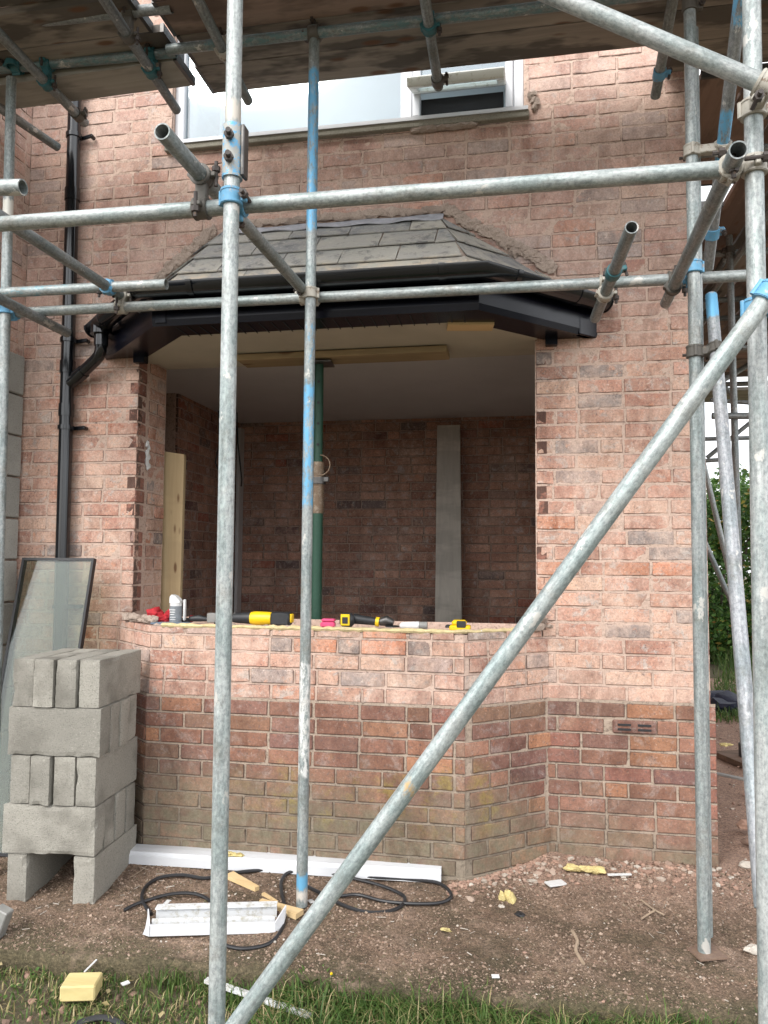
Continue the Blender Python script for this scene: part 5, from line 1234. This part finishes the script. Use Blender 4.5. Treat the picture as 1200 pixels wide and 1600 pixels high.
# ------------------------------------------------------------------ rubble, grass, hedge
def mk_crumb():
    n = NT('dirt_crumbs'); q = n.n('ShaderNodeAttribute', attribute_name='rnd').outputs['Fac']
    c = n.ramp(q, [(0, (.075, .052, .038)), (.4, (.16, .11, .08)), (.75, (.25, .18, .135)), (.9, (.36, .27, .21)), (1, (.10, .09, .05))])
    return n.done(c, .95, spec=.2)
def crumbs():
    q = random.Random(77); AV = []; AF = []; AR = []; O = [(1, 0, 0), (-1, 0, 0), (0, 1, 0), (0, -1, 0), (0, 0, 1), (0, 0, -1)]; OF = [(0, 2, 4), (2, 1, 4), (1, 3, 4), (3, 0, 4), (2, 0, 5), (1, 2, 5), (3, 1, 5), (0, 3, 5)]
    for k in range(52000):
        x = q.uniform(-2.7, 1.4); y = edge_y(x) + q.random() * 1.06
        if (y > -.34 and -1.9 < x < -.27) or y > .0: continue
        if q.random() > .62 + 1.3 * mnoise.noise(Vector((x * 3.2, y * 4.5, 12))): continue
        s = q.choice((.0018, .0025, .003, .004, .0055, .008 if q.random() < .35 else .003)); b = len(AV); z = gh(x, y)
        for d in O: AV.append((x + (d[0] + q.uniform(-.4, .4)) * s, y + (d[1] + q.uniform(-.4, .4)) * s, z + (d[2] * .8 + q.uniform(-.3, .3)) * s))
        AF.extend(tuple(i + b for i in f) for f in OF); AR.extend([q.random()] * 6)
    me = bpy.data.meshes.new('dirt_crumbs'); me.from_pydata(AV, [], AF); setrnd(me, AR); me.materials.append(mk_crumb())
    o = bpy.data.objects.new('dirt_crumbs', me); COL.objects.link(o); tag(o, 'loose earth crumbs and small clods covering the dirt path', 'dirt', kind='stuff')
crumbs()
def scatter_rubble():
    r = random.Random(21); AV = []; AF = []; AR = []
    def put(x, y, s, z=None, rn=None):
        V_, F_ = ICO[1]; b = len(AV); ph = r.random() * 6; fl_ = r.uniform(.35, .8); st = r.uniform(.8, 1.6); sd_ = Vector((r.random() * 20, r.random() * 20, 0)); z = gh(x, y) if z is None else z
        for q in V_:
            d = Vector(q); k = 1 + .7 * mnoise.noise(d * 1.3 + sd_); xx, yy, zz = d.x * s * st * k, d.y * s * k, d.z * s * fl_ * k
            AV.append((x + xx * math.cos(ph) - yy * math.sin(ph), y + xx * math.sin(ph) + yy * math.cos(ph), z + zz + s * fl_ * .35))
        AF.extend(tuple(i + b for i in f) for f in F_); AR.extend([(r.random() if r.random() < .6 else r.uniform(.7, .97)) if rn is None else rn] * len(V_))
    for k in range(420):   # near the wall foot right of the bay
        x = r.uniform(-.25, .95); lim = -.02 if x > .1 else -.30 + (x + .25) * .75; put(x, lim - .02 - abs(r.gauss(0, .10)), r.choice([.004, .006, .008, .012, .018 if r.random() < .4 else .008]), rn=r.uniform(.4, .93))
    for k in range(5200):
        x = r.uniform(-2.6, 1.25); y = r.uniform(-1.06, -.02)
        if y > -.36 and -1.9 < x < -.25: continue
        
        if r.random() > .55 + 1.1 * mnoise.noise(Vector((x * 4, y * 6, 3))): continue
        put(x, y, r.choice([.0012, .0015, .002, .002, .003, .0035, .006 if r.random() < .35 else .002]))
    for k in range(700): put(r.uniform(1.0, 2.6), r.uniform(0, 5), r.choice([.004, .006, .010]), z=.05)
    for k in range(160): x = r.uniform(-2.2, 1.0); y = r.uniform(-1.6, -1.1); put(x, y, r.choice([.006, .010, .016]), z=lawn_z(x, y), rn=r.uniform(.1, .6))
    for k in range(260): x = r.uniform(-.35, .1); put(x, -.33 + (x + .286) * .8 - .02 - abs(r.gauss(0, .03)), .005 + .006 * r.random(), rn=r.uniform(.4, .7))
    me = bpy.data.meshes.new('rubble'); me.from_pydata(AV, [], AF); setrnd(me, AR); me.materials.append(M_RUBBLE)
    o = bpy.data.objects.new('rubble', me); COL.objects.link(o); tag(o, 'brick crumbs, gravel and mortar bits scattered over the dirt path', 'rubble', kind='stuff')
scatter_rubble()
def splinters():
    q = random.Random(61); mb = MB(); rn = []
    for k in range(80):
        x = q.uniform(-2.2, 1.2); y = q.uniform(-1.05, -.35 if x < .1 else -.05); a = q.random() * 6.28; L_ = q.uniform(.008, .045); w_ = q.uniform(.001, .0028); n0 = len(mb.v)
        mb.box((x, y, gh(x, y) + .004), (L_, w_, w_), Matrix.Rotation(a, 3, 'Z') @ Matrix.Rotation(q.uniform(-.15, .15), 3, 'Y')); rn += [q.uniform(.86, .97)] * (len(mb.v) - n0)
    o = part('splinter_litter', mb, M_RUBBLE); setrnd(o.data, rn); tag(o, 'tiny pale wood splinters and straws littering the dirt path', 'litter', kind='stuff')
splinters()
def blades(name, spots, mat, label, cat, kind='stuff', parent=None):
    """spots: (x,y,z,length,width,lean,rnd)"""
    r = random.Random(33); AV = []; AF = []; AR = []
    for (x, y, z, ln_, wd, lean, rn) in spots:
        a = r.random() * 6.283; dx, dy = math.cos(a), math.sin(a); sx, sy = -dy * wd / 2, dx * wd / 2; b = len(AV); h = ln_ * math.cos(lean)
        o = ln_ * math.sin(lean); bend = r.uniform(.1, .6) * ln_
        for q_, hh, oo in ((1.0, -.01 / max(h, .01), 0), (.92, .38, .22), (.70, .72, .62)):
            cx, cy, cz = x + dx * (o * oo + bend * oo * .35), y + dy * (o * oo + bend * oo * .35), z + h * hh
            AV += [(cx - sx * q_, cy - sy * q_, cz), (cx + sx * q_, cy + sy * q_, cz)]
        AV.append((x + dx * (o + bend * .7), y + dy * (o + bend * .7), z + h * .86))
        AF += [(b, b + 1, b + 3, b + 2), (b + 2, b + 3, b + 5, b + 4), (b + 4, b + 5, b + 6)]; AR += [rn] * 7
    me = bpy.data.meshes.new(name); me.from_pydata(AV, [], AF); setrnd(me, AR); me.materials.append(mat)
    o = bpy.data.objects.new(name, me); COL.objects.link(o); tag(o, label, cat, kind=kind); return o
r = random.Random(44); sp = []
for k in range(40000):
    x = r.uniform(-2.7, 1.5); y = edge_y(x) - .004 - abs(r.random() ** 1.2) * .95
    dens = .5 + .9 * mnoise.noise(Vector((x * 2.6, y * 3.5, 4))) + (.35 if x > -.9 else -.12)
    if abs(x + .35) < .35: dens += .25
    if r.random() > dens: continue
    dry = .25 + (.28 if x < -.9 else 0)
    rn = r.uniform(.78, 1) if r.random() < dry * .75 else r.uniform(0, .76)
    L_ = r.uniform(.022, .060) if x < -.9 else r.uniform(.03, .10) * (1.0 + .7 * max(0, mnoise.noise(Vector((x * 1.8, y * 2, 8))))) * (1.25 if x > -.9 else .9)
    if r.random() < .008: L_ *= 1.6
    sp.append((x, y, lawn_z(x, y), L_, r.uniform(.0025, .0060), r.uniform(.1, 1.1), rn))
for cx, cy, n, s in ((-.30, -1.11, 420, .13), (-.60, -1.13, 150, .1), (.62, -1.06, 260, .12), (-1.25, -1.11, 160, .12), (.95, -1.03, 200, .1), (-1.0, -1.17, 200, .08)):
    for k in range(n): x = cx + r.gauss(0, s); y = min(cy + r.gauss(0, .03), edge_y(x) - .005); sp.append((x, y, lawn_z(x, y), r.uniform(.05, .11), r.uniform(.003, .0055), r.uniform(0, .55), r.uniform(.05, .74)))
blades('grass', sp, M_GRASS, 'short patchy lawn grass along the edge of the path', 'grass')
sp = []
for k in range(16000):
    y = r.uniform(3.6, 10); x = r.uniform(1.5, 5.5)
    if x < 2.55 - .25 * max(0, 7 - y) - .1 * r.random(): continue
    sp.append((x, y, verge_z(x, y), r.uniform(.06, .22) * (1.6 if y > 6.5 else 1), r.uniform(.006, .012), r.uniform(0, .7), r.uniform(0, .8)))
for k in range(300): x = 1.55 + r.random() * .6; sp.append((x, 3.45 + r.random() * .5, .03, r.uniform(.05, .14), .01, r.uniform(0, .7), r.uniform(.2, .7)))
blades('tall_grass', sp, M_GRASS, 'longer green grass on the verge beyond the house corner', 'grass')
def lawn_leaves():
    q = random.Random(91); AV = []; AF = []; AR = []
    for k in range(230):
        x = q.uniform(-2.4, 1.2); y = edge_y(x) - .02 - q.random() * .5; green = q.random() < .45; n_ = q.randrange(3, 7) if green else 1
        for j in range(n_):
            a = q.random() * 6.28; L_ = q.uniform(.012, .024) if green else q.uniform(.015, .04); ti = q.uniform(.1, .9); d = V(math.cos(a), math.sin(a), ti).normalized(); s = V(-math.sin(a), math.cos(a), q.uniform(-.4, .4)) * L_ * .36
            p = V(x, y, lawn_z(x, y) + q.uniform(.006, .03)) + d * .008; b = len(AV); AV += [tuple(p), tuple(p + d * L_ * .5 + s), tuple(p + d * L_ - V(0, 0, L_ * .2)), tuple(p + d * L_ * .5 - s)]; AF.append((b, b + 1, b + 2, b + 3)); AR += [q.uniform(.2, .6) if green else q.uniform(.88, 1)] * 4
    me = bpy.data.meshes.new('lawn_weeds'); me.from_pydata(AV, [], AF); setrnd(me, AR); me.materials.append(M_GRASS)
    o = bpy.data.objects.new('lawn_weeds', me); COL.objects.link(o); tag(o, 'small broad leaved weeds and dry leaves in the patchy lawn', 'weeds', kind='stuff')
lawn_leaves()
# a low leafy weed with a yellow flower at the path edge
wd = thing('weed', 'leafy weed with a small yellow flower at the path edge', 'plant', (-0.792,-1.043,-0.125)); wl = MB(); q = random.Random(3); c = Vector((-0.786,-1.065,-0.117))
for k in range(11):
    a = q.random() * 6.28; L_ = q.uniform(.03, .07); d = V(math.cos(a), math.sin(a), q.uniform(.3, 1.4)).normalized(); s = d.cross(V(0, 0, 1)).normalized() * L_ * .33; p = c + d * L_ * .3; n_ = s.cross(d).normalized() * .001
    wl.prism([p, p + d * L_ * .5 + s, p + d * L_ * 1.1, p + d * L_ * .5 - s], n_)
o = part('leaf_cluster', wl, M_GRASS, wd, recalc=False); setrnd(o.data, [.5] * len(o.data.vertices))
part('flower', MB().lump(c + V(.07, -.01, .055), .006, 1, 1, .3), M_YELLOW, wd); part('stalk', MB().cyl(c + V(.05, 0, 0), c + V(.07, -.01, .055), .0015, 5), M_TWIG, wd)

def leaves(mb, rn, centre, rad, n, size, r, hollow=.35):
    for k in range(n):
        d = V(r.gauss(0, 1), r.gauss(0, 1), r.gauss(0, 1)).normalized(); q = hollow + (1 - hollow) * r.random() ** .5
        p = V(centre[0] + d.x * rad[0] * q, centre[1] + d.y * rad[1] * q, centre[2] + d.z * rad[2] * q)
        a = V(r.gauss(0, 1), r.gauss(0, 1), r.gauss(0, .6)).normalized(); s = a.cross(V(r.gauss(0, 1), r.gauss(0, 1), r.gauss(0, 1))).normalized(); L_ = size * r.uniform(.6, 1.3)
        b = len(mb.v); mb.v += [tuple(p), tuple(p + a * L_ * .5 + s * L_ * .28), tuple(p + a * L_), tuple(p + a * L_ * .5 - s * L_ * .28)]; mb.f.append((b, b + 1, b + 2, b + 3)); v = r.random(); rn += [v * (.75 if v < .93 else 1)] * 4
r = random.Random(71)
for i, (x, y, h, w_, lab, tone) in enumerate(((2.75, 8.2, 1.75, 1.0, 'bushy green shrub beyond the side path, half behind the leaning tube', 0), (3.9, 9.3, 1.9, 1.2, 'tall dark shrub behind the bushy one beyond the side path', 0), (5.6, 9.4, 1.8, 1.2, 'wide shrub at the end of the hedge row', 0), (2.2, 11.8, 1.9, 1.2, 'shrub furthest back behind the house flank', 0))):
    t = thing('shrub', lab, 'shrub', (x, y, verge_z(x, y)), 'shrubs beyond the side path')
    mb = MB(); rn = []
    for k in range(46):
        a = r.random() * 6.28; q = r.random() ** .6 * w_; z = .10 + r.random() ** 1.1 * (h * 1.35)
        leaves(mb, rn, (x + math.cos(a) * q, y + math.sin(a) * q, z + verge_z(x, y)), (.42, .42, .36), 360, .085, r)
    o = part('crown', mb, M_HEDGE, t, recalc=False); setrnd(o.data, rn)
    br_ = MB()
    for k in range(7): a = r.random() * 6.28; br_.path([(x + .06 * math.cos(a), y + .06 * math.sin(a), .0), (x + .25 * math.cos(a), y + .25 * math.sin(a), h * .5), (x + .55 * w_ * math.cos(a), y + .55 * w_ * math.sin(a), h * 1.15)], .02, 6, rs=[.035, .022, .008])
    part('trunk', br_, M_BARK, t)
